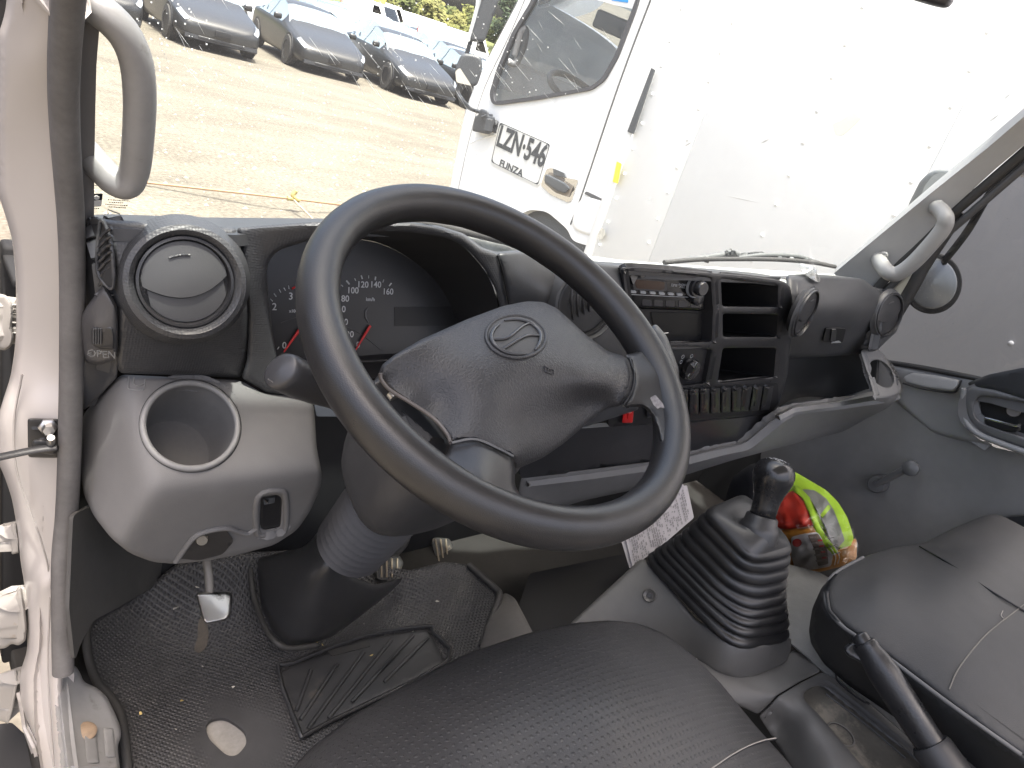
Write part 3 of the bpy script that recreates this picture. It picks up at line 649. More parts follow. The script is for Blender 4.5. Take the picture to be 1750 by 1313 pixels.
# cargo box: front post, panels with riveted seams
yb = N_(1074, 250)[1] - .02; ztopb = 3.25
ys = [yb, 1.67, .66, -.35, -1.36, -2.37, -3.4]
for i in range(6):
    ya, yc = ys[i], ys[i + 1]
    box('box_panel', (NX + .0, (ya + yc) / 2, (ztopb + .98) / 2), (.04, abs(ya - yc) - .0022, ztopb - .98), BOXW, bt, bev=.0015, seg=1)
box('corner_post', (NX - .01, yb + .02, (ztopb + .98) / 2), (.06, .05, ztopb - .98), BOXW, bt, bev=.01)
box('bottom_rail', (NX, (yb - 3.4) / 2, .94), (.06, yb + 3.4, .09), BOXW, bt, bev=.01)
box('box_front_wall', (NX + 1.05, yb, (ztopb + .98) / 2), (2.06, .03, ztopb - .98), BOXW, bt, bev=.005); box('box_roof', (NX + 1.05, (yb - 3.4) / 2, ztopb), (2.1, yb + 3.4, .04), BOXW, bt, bev=.01)
rv = []
rr = random.Random(2)
for yy in (1.67 + .035, 1.16, .66 + .035, .15, -.35 + .035, -.86, 2.0):
    for z in np.arange(1.02, 3.2, .125):
        V = []; r = .0095; c_ = np.array([NX - .02, yy + rr.uniform(-.004, .004), z + rr.uniform(-.008, .008)])
        for q, h in ((1, 0), (.75, .004), (.3, .0065)):
            for j in range(8): V.append(c_ + np.array([-h, q * r * math.cos(j * .785), q * r * math.sin(j * .785)]))
        Fc = [(i * 8 + j, i * 8 + (j + 1) % 8, (i + 1) * 8 + (j + 1) % 8, (i + 1) * 8 + j) for i in range(2) for j in range(8)] + [tuple(16 + j for j in range(8))]
        rv.append((V, Fc))
for V, Fc in rv:
    me = mesh('rivet', V, Fc, mat('painted rivet', (.86, .86, .85), .4)); link('rivet', me, bt)
# scuffs and bare patches in the box paint
skin('bare_patch', [(1423, 212), (1437, 206), (1452, 196), (1460, 193), (1472, 203), (1455, 219), (1440, 232), (1428, 230)], fl(-.0215), mat('bare primer', (.66, .655, .57), .6, var=(14, .08)), bt, .0008, 3, flat=True)
for u, v, l_, a_ in ((1240, 335, 60, 12), (1690, 208, 22, -35), (1170, 250, 14, -30), (1300, 245, 16, -25), (1715, 170, 16, -40), (1390, 28, 120, 4), (1500, 75, 90, 14), (1350, 12, 60, 40)):
    r = math.radians(a_); w_ = 1.1 if l_ < 30 else .5
    skin('scuff', [(u, v), (u + l_ * .5 * math.cos(r), v + l_ * .5 * math.sin(r) - w_), (u + l_ * math.cos(r), v + l_ * math.sin(r)), (u + l_ * .5 * math.cos(r), v + l_ * .5 * math.sin(r) + w_ * 1.2)], fl(-.0210), mat('scuff mark', (.42, .41, .39), .6), bt, .0006, 1, flat=True)
skin('chipped_corner', [(1021, 402), (1027, 390), (1033, 392), (1034, 402), (1029, 408), (1024, 412)], fl(-.041), mat('rusty chip', (.52, .50, .44), .8, var=(60, .4)), bt, .0008, 2, flat=True)
for yy in (2.95, -1.9, -2.9):
    lathe('wheel', [(0, 0), (.2, .02), (.25, 0), (.38, 0), (.40, .03), (.40, .2), (.2, .22), (0, .22)], (NX + .32, yy, .40), (-1, 0, 0), TYRE, bt, 32)
box('chassis_rail', (NX + .6, 0, .7), (.1, 6.5, .2), SEAM, bt, bev=.01); box('chassis_rail', (NX + 1.5, 0, .7), (.1, 6.5, .2), SEAM, bt, bev=.01)
# ================================================================ OUR CAB: SHELL
tc = thing('truck_cab', 'white truck cab shell around the driver, with grey pillars, windscreen and floor', 'truck cab', (-.7, .3, .9))
# white painted front face of the door opening
skin('door_pillar', [(14, -40), (10, 15), (3, 42), (-4, 62), (-6, 200), (-4, 330), (8, 365), (21, 410), (27, 470), (28, 555), (25, 600), (18, 645), (3, 690), (-6, 722), (-6, 785), (8, 815), (20, 850), (31, 910), (35, 960), (42, 1000), (46, 1060), (47, 1112), (34, 1150), (35, 1200), (50, 1240), (74, 1290), (92, 1330), (124, 1330), (118, 1290), (109, 1230), (108, 1150), (118, 1100), (120, 1000), (126, 900), (133, 700), (134, 500), (128, 330), (122, 230), (122, 60), (124, -40)],
     [(5, -30, 'y', .215), (118, -30, 'y', .165), (5, 60, 'y', .235), (118, 100, 'y', .205), (60, -40, 'y', .185), (60, 100, 'y', .22), (60, 400, 'y', .29), (10, 650, 'y', .33), (110, 650, 'y', .30), (60, 700, 'y', .30), (20, 550, 'y', .325), (75, 1000, 'y', .275), (45, 1000, 'y', .31), (100, 1000, 'y', .275), (100, 1250, 'y', .21), (60, 1250, 'y', .24), (10, 200, 'y', .265), (100, 200, 'y', .24)], WHITEP, tc, .03, 14, edge=(16, .022), step=9)
tube('pillar_weld_line', [P(u, v, 'y', y) for u, v, y in ((38, 640, .309), (24, 720, .31), (28, 800, .305), (50, 870, .298), (72, 930, .285), (85, 1000, .278), (82, 1150, .245), (92, 1310, .19))], .0011, mat('sealant line', (.28, .26, .24), .7), tc, 6)
seal = [(120, -40, .175), (111, 80, .21), (109, 160, .23), (112, 240, .25), (117, 310, .265), (122, 390, .28), (124, 480, .285), (123, 600, .288), (121, 700, .285), (118, 800, .28), (114, 880, .275), (107, 960, .265), (107, 1060, .245), (108, 1150, .225)]
tube('door_seal', [P(u, v, 'y', y - .012) for u, v, y in seal], .0112, SEALM, tc, 14, n=6)
skin('pillar_trim', [(122, -40), (150, -40), (145, 60), (143, 150), (145, 260), (150, 330), (154, 372), (150, 430), (141, 520), (139, 640), (134, 690), (126, 690), (122, 500), (118, 300), (116, 100)], [(120, -40, 'y', .188), (150, -40, 'y', .195), (120, 200, 'y', .252), (148, 200, 'y', .26), (125, 400, 'y', .285), (152, 400, 'y', .298), (126, 690, 'y', .302), (139, 690, 'y', .312)], mat('dark grey pillar trim', (.11, .107, .108), .55, bump=('fine', 500, .15)), tc, .02, 6, edge=(6, .006), step=7)
# lower left lining, sill plate
skin('kick_panel', [(125, 880), (165, 860), (240, 930), (330, 950), (300, 985), (250, 1010), (200, 1040), (160, 1060), (138, 1100), (128, 1130), (118, 1040)], [(130, 900, 'x', -.70), (250, 1000, 'y', .42), (150, 1080, 'x', -.685), (300, 960, 'y', .5)], mat('dark lining panel', (.05, .048, .045), .8, var=(9, .2)), tc, .004, 10)
sp = skin('sill_plate', [(94, 1147), (118, 1143), (128, 1136), (137, 1150), (143, 1166), (165, 1175), (182, 1190), (195, 1215), (205, 1240), (208, 1258), (201, 1275), (207, 1330), (114, 1330), (104, 1240)], [(100, 1160, 'z', 1.075), (190, 1200, 'z', 1.03), (150, 1250, 'z', 1.04), (200, 1300, 'z', 1.02), (115, 1320, 'z', 1.07)], GREYH, tc, .012, 8, edge=(7, .008), step=6)
lathe('sill_screw', [(0, .003), (.009, .003), (.0125, .001), (.0125, -.003)], P(146, 1250, 'z', 1.043), (.1, -.1, 1), mat('rusty screw', (.21, .15, .10), .6, var=(80, .3)), sp, 20)
for (u, v, w_, h_) in ((144, 1290, 26, 36), (176, 1280, 22, 36)):
    skin('sill_rib', [(u, v - h_), (u + w_ * .8, v - h_), (u + w_, v + h_ * .4), (u + w_ * .2, v + h_ * .4)], [(100, 1160, 'z', 1.076), (190, 1200, 'z', 1.031), (150, 1250, 'z', 1.0415), (200, 1300, 'z', 1.0215), (115, 1320, 'z', 1.071)], GREYH, sp, .002, 4, edge=(3, .002), step=6, off=-.002)
# floor, front wall, right side lining (dark, behind everything)
box('cab_floor', (.13, -.12, .905), (1.72, 1.2, .04), mat('dark floor carpet', (.03, .029, .028), .95, spec=.1, var=(12, .2)), tc, bev=.004)
box('front_wall', (.13, .475, 1.225), (1.74, .03, .65), DARKIN, tc, bev=.004)
box('scuttle_panel', (.13, .432, 1.535), (1.74, .085, .012), DARKIN, tc, bev=.003)  # unseen shelf added to stop sun reaching the front wall
box('left_lining', (-.70, .49, 1.2), (.02, .24, .6), DARKIN, tc, bev=.003)
skin('tunnel_carpet', [(905, 980), (1100, 940), (1110, 1060), (1000, 1110), (905, 1120), (885, 1040)], [(905, 1000, 'z', .99), (1000, 1080, 'z', 1.05), (1100, 960, 'z', 1.02)], DARKIN, tc, .01, 8)
skin('tunnel_side', [(822, 1100), (838, 1040), (862, 1012), (880, 1022), (905, 1070), (925, 1110), (900, 1130), (815, 1130)], [(822, 1100, 'z', .985), (862, 1015, 'z', 1.0), (905, 1090, 'z', 1.04), (870, 1060, 'z', 1.03)], mat('grey tunnel carpet', (.085, .08, .077), .9, var=(12, .1), bump=('fine', 240, .4)), tc, .01, 8, edge=(6, .008))
# hump carpet right of the gear lever
skin('hump_cover', [(1330, 960), (1400, 978), (1440, 1000), (1470, 1080), (1540, 1200), (1660, 1330), (1630, 1340), (1585, 1288), (1503, 1216), (1442, 1167), (1406, 1146), (1380, 1122), (1350, 1098), (1340, 1040)], [(1350, 980, 'z', 1.13), (1400, 1060, 'z', 1.155), (1350, 1098, 'z', 1.138), (1406, 1146, 'z', 1.128), (1503, 1216, 'z', 1.127), (1620, 1320, 'z', 1.127), (1440, 1010, 'z', 1.12), (1520, 1180, 'z', 1.13)], mat('grey green hump cover', (.14, .142, .138), .6, var=(8, .2), bump=('grain', 260, .6)), tc, .003, 3)
skin('right_pillar_trim', [(1424, 468), (1500, 405), (1590, 331), (1690, 251), (1790, 165), (1790, 215), (1700, 290), (1610, 372), (1560, 425), (1505, 482), (1475, 500)], [(1430, 470, 'x', .90), (1500, 480, 'x', .93), (1600, 345, 'x', .90), (1640, 350, 'x', .93), (1750, 215, 'x', .89), (1750, 250, 'x', .92)], mat('grey pillar trim', (.33, .33, .325), .5, var=(6, .06), bump=('fine', 420, .15)), tc, .03, 4, step=6)
def rp(u, v, x=.935): return P(u, v, 'x', x)
tube('pillar_seal', [rp(1484, 510), rp(1540, 448), rp(1600, 390), rp(1660, 338), rp(1790, 226)], .011, RUBBER, tc, 10)
tube('pillar_seal', [rp(1495, 516, .945), rp(1560, 452, .945), rp(1620, 398, .945), rp(1680, 346, .945), rp(1790, 250, .945)], .009, mat('grey rubber', (.06, .06, .062), .5), tc, 10)
skin('quarter_post', [(1510, 500), (1556, 455), (1573, 440), (1560, 480), (1536, 532), (1524, 522)], [(1510, 500, 'x', .95), (1573, 440, 'x', .95), (1530, 530, 'x', .95)], mat('cream pillar paint', (.52, .49, .40), .5), tc, .01, 3, flat=True)
t_ = tube('quarter_bar', [rp(1530, 540, .955), rp(1560, 490, .955), rp(1585, 445, .955), rp(1640, 362, .955)], .015, RUBBER, tc, 8)
# unseen roof added to shade the interior; rear wall kept low for sky light
LIN = mat('grey roof lining', (.56, .55, .53), .9, bump=('fine', 200, .3))  # unseen lining, made pale to bounce more light inside
box('cab_roof', (.08, -.47, 2.47), (1.92, 1.05, .05), WHITEP, tc, bev=.02)
box('roof_lining', (.12, -.47, 2.435), (1.76, 1.03, .02), LIN, tc, bev=.005)
box('rear_wall', (.12, -1.0, 1.17), (1.74, .04, .55), LIN, tc, bev=.01)
# windscreen
def wy(x, z, o=0): return .425 - .062 * (x + .6) - .45 * (z - 1.60) + o
rows = [[(x, wy(x, z) + .03 * (1 - ((x - .1) / .9) ** 2) * .6, z) for x in np.linspace(-.735, .93, 13)] for z in np.linspace(1.56, 2.42, 6)]
WS = glassmat('dusty windscreen glass', (.895, .95, .935), .035, .045)
loft('windscreen', rows, WS, tc)
wsn = np.array([.062, 1., .45]); wsp = np.array([-.6, .425 + .012, 1.60])
def onws(u, v, o=0): return PP(u, v, wsp + np.array([0, o, 0]), wsn)
rs_ = random.Random(21); scr = []
for i in range(70):
    cx, cy = rs_.choice([(700, 110), (690, 130), (740, 90), (860, 110), (600, 60), (930, 60), (300, 60)]); u = cx + rs_.gauss(0, 55); v = cy + rs_.gauss(0, 40); a_ = math.radians(rs_.gauss(57, 7)); l_ = rs_.uniform(8, 60)
    q0, q1 = onws(u, v, -.014), onws(u + l_ * math.cos(a_), v + l_ * math.sin(a_), -.014); scr.append(tubedata([q0, (q0 + q1) / 2, q1], [.00006, .00022, .00006], 4))
for i in range(160):
    u = rs_.choice([220, 300, 340, 700, 880, 690, 840]) + rs_.gauss(0, 40); v = rs_.choice([60, 40, 110]) + rs_.gauss(0, 40); q = onws(u, v, -.014); r_ = rs_.uniform(.0003, .0008); scr.append(boxdata(q, (r_ * 2, r_, r_ * 2)))
o = joinmesh('glass_scratches', scr, mat('pale glass scratch', (.75, .77, .76), .6), tc); o['kind'] = 'stuff'
# maker's sticker in the lower corner of the windscreen
st = skin('glass_sticker', [(155, 332), (176, 331), (173, 353), (153, 354)], [(155, 332, onws(155, 332, -.012)), (176, 331, onws(176, 331, -.012)), (164, 354, onws(164, 354, -.012))], mat('black sticker', (.02, .02, .022), .5), tc, .0005, 3, flat=True)
skin('sticker_field', [(154, 344), (174.5, 343), (173, 352.5), (153.5, 353.5)], [(155, 332, onws(155, 332, -.0135)), (176, 331, onws(176, 331, -.0135)), (164, 354, onws(164, 354, -.0135))], mat('pale sticker', (.7, .7, .68), .5), st, .0003, 2, flat=True)
lathe('sticker_emblem', [(.0, .0004), (.0028, .0004), (.0028, 0)], onws(165, 338, -.0135), -wsn, mat('pale sticker', (.7, .7, .68)), st, 14)
rr = random.Random(9); dash = []
for (v, u0, u1) in ((337, 196, 203), (342, 184, 221), (346, 186, 208), (350, 180, 216), (354, 184, 215), (319, 160, 172), (358, 152, 170)):
    u = u0
    while u < u1:
        l_ = rr.uniform(1.2, 3.2); q = [onws(u + a_, v + b_ + (u - 190) * .06, -.013) for a_, b_ in ((0, -.8), (l_, -.8), (l_, .8), (0, .8))]; dash.append((q, [(0, 1, 2, 3)])); u += l_ + .9
V = []; Fc = []
for q, f_ in dash: b = len(V); V += q; Fc.append((b, b + 1, b + 2, b + 3))
link('sticker_print', mesh('sticker_print', V, Fc, mat('black print', (.02, .02, .02), .6), False), tc)
tube('sticker_mark', [onws(205, 366, -.013), onws(184, 358, -.013), onws(185, 368, -.013)], .0008, mat('black print', (.02, .02, .02)), tc, 6, n=1)
# grab handles
tube('grab_handle', [P(u, v, 'y', y) for u, v, y in ((140, 2, .215), (158, 12, .205), (188, 32, .20), (217, 66, .20), (234, 112, .205), (239, 171, .215), (236, 240, .23), (230, 292, .245), (217, 316, .252), (196, 311, .26), (172, 288, .272), (150, 264, .285), (135, 250, .29))], .0128, GREYH, tc, 16, n=8)
for hp in ([(1500, 438), (1506, 452), (1520, 467), (1536, 467), (1560, 450), (1592, 416), (1612, 390), (1616, 374), (1608, 360), (1596, 352)],):
    tube('grab_handle', [P(u, v, 'x', .90 - (.05 if 2 <= i <= 7 else (.02 if i in (1, 8) else -.02))) for i, (u, v) in enumerate(hp)], .0165, mat('pale grey handle plastic', (.25, .247, .24), .45, var=(12, .08)), tc, 14, n=6)
    for u, v in ((1507, 440), (1602, 352)): skin('handle_foot', ell(u, v, 13, 9, -40, 12), [(u - 20, v, 'x', .893), (u + 20, v, 'x', .893), (u, v + 20, 'x', .90)], mat('pale grey handle plastic', (.34, .335, .32)), tc, .02, 3, edge=(4, .005), step=4)

# interior mirror at the top edge of the picture
im = thing('rear_view_mirror', 'black interior mirror hanging at the very top of the windscreen', 'mirror', PT(1580, -60, 1.05))
skin('mirror_housing', [(1532, -12), (1560, 1), (1602, 13), (1617, 15), (1628, 8), (1640, -25), (1600, -100), (1420, -150), (1390, -70)], [(1532, -12, PT(1532, -12, 1.05)), (1640, -25, PT(1640, -25, 1.08)), (1420, -150, PT(1420, -150, 1.0))], mat('black mirror housing', (.018, .018, .022), .35), im, .03, 14, edge=(10, .015), step=8)
tube('mirror_stay', [PT(1520, -120, 1.08), PT(1530, -260, 1.02), PT(1520, -330, .98)], .008, BLACK, im, 8)
# door check
dc = thing('door_check_strap', 'black steel door check strap bolted to the white door pillar', 'door check', P(75, 750, 'y', .29))
skin('bracket', [(47, 715), (102, 716), (102, 783), (48, 782)], [(47, 715, 'y', .292), (102, 715, 'y', .284), (75, 783, 'y', .287)], mat('black painted steel', (.02, .02, .021), .4, wear=((.12, .08, .05), 40, .66)), dc, .012, 6, edge=(4, .003), step=4)
lathe('bolt', [(0, .012), (.0055, .012), (.0065, .009), (.0065, .003), (.009, .002), (.009, -.002)], P(82, 730, 'y', .283), (-.1, -1, .2), METAL, dc, 6)
lathe('pivot_pin', [(0, .006), (.0035, .006), (.004, .0), (.004, -.006)], P(87, 753, 'y', .262), (-.1, -.5, 1), METAL, dc, 12)
skin('clevis', [(56, 752), (70, 750), (92, 754), (101, 762), (100, 772), (90, 778), (62, 772), (54, 763)], [(56, 752, 'y', .272), (101, 760, 'y', .264), (80, 778, 'y', .266)], mat('black painted steel', (.02, .02, .021)), dc, .012, 5, edge=(5, .004), step=4)
tube('strap', [P(96, 764, 'y', .262), P(60, 769, 'y', .262), P(20, 777, 'y', .26), P(-40, 790, 'y', .255)], .0050, mat('black painted steel', (.02, .02, .021)), dc, 8, flat=.6)

# open driver's door and hinges, seen only as a dark edge at the left
dd = thing('driver_door', "driver's door swung wide open, its dark inner edge showing left of the white pillar", 'door', (-.8, .42, 1.2))
DIN = mat('dark door lining', (.022, .022, .024), .6, var=(8, .3))
box('door_panel', (-1.32, .47, 1.30), (1.12, .06, 1.15), DIN, dd, bev=.02)
box('door_skin', (-1.32, .53, 1.30), (1.12, .04, 1.15), WHITEP, dd, bev=.01)
box('window_frame', (-.80, .47, 2.1), (.05, .05, .5), DIN, dd, bev=.01)
HIN = mat('dirty white hinge', (.25, .235, .215), .5, wear=((.2, .14, .09), 25, .6))
skin('hinge', [(-10, 500), (12, 505), (22, 520), (22, 545), (19, 560), (24, 575), (20, 592), (8, 600), (-10, 595)], [(0, 500, 'y', .37), (24, 550, 'y', .35), (0, 600, 'y', .36)], HIN, dd, .02, 6, edge=(6, .008), step=5)
skin('hinge', [(-10, 1045), (12, 1040), (26, 1012), (30, 1002), (37, 1003), (43, 1040), (46, 1070), (44, 1095), (32, 1104), (20, 1100), (10, 1108), (-10, 1110)], [(0, 1045, 'y', .33), (45, 1050, 'y', .30), (10, 1110, 'y', .31)], HIN, dd, .03, 5, edge=(6, .008), step=5)
skin('hinge_bracket', [(18, 895), (28, 893), (33, 925), (33, 945), (20, 948), (15, 920)], [(18, 895, 'y', .36), (33, 920, 'y', .35), (20, 950, 'y', .35)], HIN, dd, .02, 3, edge=(4, .005), step=4)
skin('hinge_bracket', [(8, 1160), (28, 1142), (31, 1165), (22, 1215), (14, 1238), (4, 1230), (0, 1210)], [(10, 1160, 'y', .33), (31, 1165, 'y', .31), (10, 1240, 'y', .31)], HIN, dd, .02, 3, edge=(4, .005), step=4)
skin('door_shut_face', [(-60, -60), (16, -60), (10, 20), (2, 45), (-4, 60), (-60, 60)], [(-60, -60, 'y', .26), (16, -60, 'y', .26), (0, 60, 'y', .28)], DIN, dd, .02, 3)
skin('wing_mudguard', [(-20, 1240), (20, 1235), (50, 1262), (78, 1312), (82, 1340), (-20, 1340)], [(0, 1240, 'y', .36), (80, 1320, 'y', .28), (0, 1330, 'y', .30)], DARKIN, tc, .01, 4)
skin('lower_wing_edge', [(33, 1180), (38, 1200), (44, 1240), (62, 1278), (66, 1300), (54, 1290), (38, 1245), (32, 1205)], [(33, 1180, 'y', .29), (44, 1240, 'y', .285), (60, 1290, 'y', .27)], WHITEP, tc, .004, 3, edge=(3, .004), step=4)

# ================================================================ DASHBOARD
da = thing('dashboard', 'black and grey truck dashboard across the cab below the windscreen', 'dashboard', (.1, .3, 1.5))
skin('dash_top', [(148, 368), (185, 366), (360, 372), (470, 373), (600, 374), (705, 380), (750, 386), (792, 399), (823, 423), (850, 431), (885, 427), (920, 430), (965, 440), (1010, 446), (1062, 449), (1130, 452), (1200, 458), (1290, 466), (1338, 474), (1290, 473), (1200, 468), (1060, 462), (850, 448), (790, 407), (700, 389), (560, 386), (405, 402), (190, 390), (150, 382)],
     [(150, 368, 'y', .335), (300, 370, 'y', .34), (600, 374, 'y', .335), (750, 386, 'y', .30), (850, 431, 'y', .31), (1062, 449, 'y', .27), (1340, 476, 'y', .21), (150, 384, 'y', .27), (405, 398, 'y', .262), (700, 400, 'y', .25), (850, 445, 'y', .245), (1060, 462, 'y', .222), (1300, 474, 'y', .185)], DASHS, da, .012, 6, step=9)
# left vent panel
vp_c = [(190, 380, 'y', .262), (300, 385, 'y', .258), (405, 392, 'y', .262), (205, 480, 'y', .24), (320, 485, 'y', .238), (420, 490, 'y', .25), (205, 600, 'y', .25), (320, 600, 'y', .252), (420, 610, 'y', .265), (330, 643, 'y', .268)]
skin('left_vent_panel', [(166, 372), (190, 376), (260, 378), (330, 382), (404, 389), (412, 430), (419, 480), (424, 530), (423, 580), (420, 620), (411, 646), (330, 642), (260, 640), (204, 638), (198, 620), (200, 590), (202, 520), (198, 470), (190, 430), (178, 395)], vp_c, DASH, da, .02, 8, edge=(10, .012), step=9)
skin('dash_end_panel', [(141, 420), (150, 371), (168, 370), (184, 398), (196, 440), (204, 520), (203, 600), (200, 645), (175, 672), (143, 702), (138, 640), (137, 520)], [(150, 371, 'y', .275), (172, 375, 'y', .268), (200, 480, 'y', .247), (140, 520, 'y', .295), (202, 600, 'y', .255), (140, 690, 'y', .30), (198, 645, 'y', .268)], DASHS, da, .02, 5, edge=(5, .004), step=8)
dv = skin('side_defroster', [(172, 378), (180, 388), (190, 425), (193, 465), (191, 492), (178, 483), (168, 463), (168, 420), (170, 395)], [(172, 378, 'y', .263), (193, 465, 'y', .243), (168, 463, 'y', .256), (168, 420, 'y', .262)], PIT, da, .004, 4, step=6, off=-.004)
for i in range(7):
    v = 400 + i * 13
    tube('slat', [P(169, v + 10, 'y', .249 + .001), P(180, v - 2, 'y', .247), P(191, v - 14 + 4, 'y', .243)], .0016, STACK, dv, 6)
tube('defroster_rim', [P(u, v, 'y', y) for u, v, y in ((172, 378, .258), (182, 390, .253), (191, 425, .245), (194, 465, .240), (192, 493, .238), (178, 484, .246), (167, 464, .251), (167, 420, .257))], .0018, DASHS, dv, 6, True)
fo = [(137, 545), (146, 527), (160, 508), (178, 487), (192, 508), (200, 523), (202, 556), (201, 604), (193, 617), (171, 624), (148, 621), (138, 604), (134, 572)]
of = skin('side_flap', fo, [(178, 487, 'y', .245), (134, 572, 'y', .272), (165, 560, 'y', .243), (202, 556, 'y', .236), (193, 617, 'y', .245), (145, 615, 'y', .268)], mat('flap plastic', (.048, .047, .049), .4, bump=('fine', 600, .15)), da, .012, 6, edge=(8, .009), step=6)
skin('finger_recess', [(156, 561), (166, 557), (192, 559), (196, 575), (195, 598), (168, 596), (156, 588)], [(156, 561, 'y', .247), (195, 560, 'y', .236), (160, 596, 'y', .249), (195, 598, 'y', .240)], STACK, of, .003, 5, edge=(4, .002), step=4, off=-.0015)
for i in range(4): tube('grip_rib', [P(160 + i * 4.2, 562, 'y', .2425 - i * .0009), P(160 + i * 4.2, 588, 'y', .2445 - i * .0009)], .0009, DASHS, of, 6)
e1_ = P(190, 607, 'y', .238) - P(150, 603, 'y', .258); text('open_lettering', 'OPEN', P(174, 606, 'y', .239), e1_, (0, .2, 1), .0100, mat('raised lettering', (.075, .075, .075), .4), of, .0004, 1.25)
tube('open_arrow', [P(157, 603, 'y', .246), P(149, 606, 'y', .250), P(157, 610, 'y', .2465)], .0006, mat('raised lettering', (.075, .075, .075)), of, 5, n=1, closed=True)
# round vents
def facing(u, v, k=.5, base=(0, -1, .2)):
    a_ = -ray(u, v); b_ = np.array(base, float); b_ /= np.linalg.norm(b_); q = a_ * k + b_ * (1 - k); return q / np.linalg.norm(q)
def vent(name, c, ax, R, parent, rot=0., m=DASH, fl_r=1.43, hs=1., fm_=None):
    x, y, z = frame(ax); xd = np.cross([0, 0, 1], z); xd /= np.linalg.norm(xd); yd = np.cross(z, xd)
    v_ = lathe_open(name, [(a_, b_ * hs) for a_, b_ in [(R * (fl_r + .08), -.016), (R * fl_r, -.006), (R * (1 + (fl_r - 1) * .85), .002), (R * (1 + (fl_r - 1) * .68), .0095), (R * (1 + (fl_r - 1) * .42), .0115), (R * 1.09, .008), (R * 1.04, .002)]], c, ax, m, parent, 64)
    lathe_open('ring', [(R * 1.05, .001), (R * 1.03, .006), (R * .97, .0065), (R * .945, .003), (R * .94, -.012)], c, ax, STACK, v_, 64)
    lathe('inner_cup', [(0, -.014), (R * .96, -.014), (R * .96, -.004)], c, ax, PIT, v_, 40)
    ca, sa = math.cos(rot), math.sin(rot); ux = xd * ca + yd * sa; uy = -xd * sa + yd * ca
    fm_ = fm_ or mat('vent flap plastic', (.044, .044, .045), .45, bump=('fine', 700, .1))
    def patch(nm, f0, f1, x0, x1, h, mm):
        rows = []
        for t in np.linspace(0, 1, 7):
            row = []
            for s in np.linspace(x0, x1, 17):
                a_, b_ = f0(s), f1(s); yy = a_ + (b_ - a_) * t; rr_ = 1 - (s * s + yy * yy) * .5
                row.append(np.asarray(c) + ux * s * R + uy * yy * R + z * (h * rr_ - .002))
            rows.append(row)
        return loft(nm, rows, mm, v_)
    cir = lambda s: .92 * math.sqrt(max(0, 1 - (s / .93) ** 2))
    arc = lambda s: -.32 + .45 * s * s - .02
    patch('flap', lambda s: max(arc(s), -cir(s)), lambda s: max(cir(s), arc(s)), -.90, .90, .008, fm_)
    patch('lower_flap', lambda s: -cir(s), lambda s: max(arc(s) - .03, -cir(s)), -.82, .82, .003, fm_)
    tube('pull_mark', [np.asarray(c) + ux * s * R + uy * (.62 - .5 * s * s) * R + z * .0055 for s in (-.25, -.1, 0.05, .2)], .0012, DASHS, v_, 6)
    return v_
vent('air_vent', P(317, 482, 'y', .232), facing(317, 482, .55), .0435, da, math.radians(14))
# cluster frame with binnacle
hole = [(456, 452), (474, 428), (530, 411), (600, 399), (660, 394), (710, 398), (765, 407), (798, 425), (830, 462), (846, 492), (855, 525), (856, 570), (840, 640), (640, 650), (500, 650), (478, 640), (466, 570), (458, 500)]
cf_c = [(412, 400, 'y', .258), (420, 500, 'y', .252), (424, 600, 'y', .262), (440, 655, 'y', .262), (520, 677, 'y', .25), (470, 400, 'y', .24), (600, 383, 'y', .215), (704, 385, 'y', .205), (790, 406, 'y', .205), (848, 440, 'y', .218), (868, 520, 'y', .225), (880, 640, 'y', .23), (455, 500, 'y', .256), (640, 670, 'y', .24), (750, 680, 'y', .235)]
skin('cluster_surround', [(404, 389), (450, 385), (520, 380), (600, 377), (704, 380), (750, 388), (790, 401), (821, 425), (850, 434), (860, 470), (872, 530), (880, 640), (800, 700), (640, 690), (520, 678), (455, 671), (438, 660), (412, 646), (421, 620), (424, 580), (424, 530), (419, 480), (412, 430)], cf_c, DASH, da, .01, 8, holes=[hole], edge=(8, .008), hedge=(8, .008), step=9, hrnd=14)
GP = np.array([-.34, .325, 1.54]); GN = np.array([0, -.94, .34]); GN /= np.linalg.norm(GN); GE2 = np.array([0, .34, .94]); GE2 /= np.linalg.norm(GE2)
def gp(u, v, o=0): return PP(u, v, GP + GN * o, GN)
fcf = tps(cf_c); hr = resample(roundpoly(hole, 14), 12)
A_ = [CAM + raysv(np.array([p[0]]), np.array([p[1]]))[0] / fcf(np.array([p[0]]), np.array([p[1]]))[0] + np.array([0, .004, 0]) for p in hr]
cg = np.array([-.34, 1.54])
def back(p, q): # outline drawn in to the flat gauge plane, the hood roof falling forwards
    x1 = cg[0] + (p[0] - cg[0]) * .975; z1 = cg[1] + (p[2] - cg[1]) * .97; k_ = min(1, max(0, (p[2] - 1.50) / .07))
    zt = (p[2] - .42 * (GP[1] - .362 * GP[2] - p[1])) / 1.152; z1 = min(z1, zt) * k_ + z1 * (1 - k_)
    y1 = GP[1] - GN[2] / GN[1] * (z1 - GP[2]); e = np.array([x1, y1, z1]); return p + (e - p) * q
loft('binnacle_wall', [[back(p, q) if q else p for p in A_] for q in (0, .5, 1.0)], mat('hood inner wall', (.022, .022, .023), .6), da, cu=True)
gf = link('gauge_face', mesh('gauge_face', [back(p, 1.0) + [0, -.0005, 0] for p in A_], [tuple(range(len(A_)))], GAUGE, False), da)
GD = mat('grey gauge ring', (.05, .05, .053), .4)
def gtext(s, u, v, size, m=WHITEINK, sx=1.): text('gauge_print', s, gp(u, v, .0012), (1, 0, 0), GE2, size, m, gf, .0001, sx, .00012)
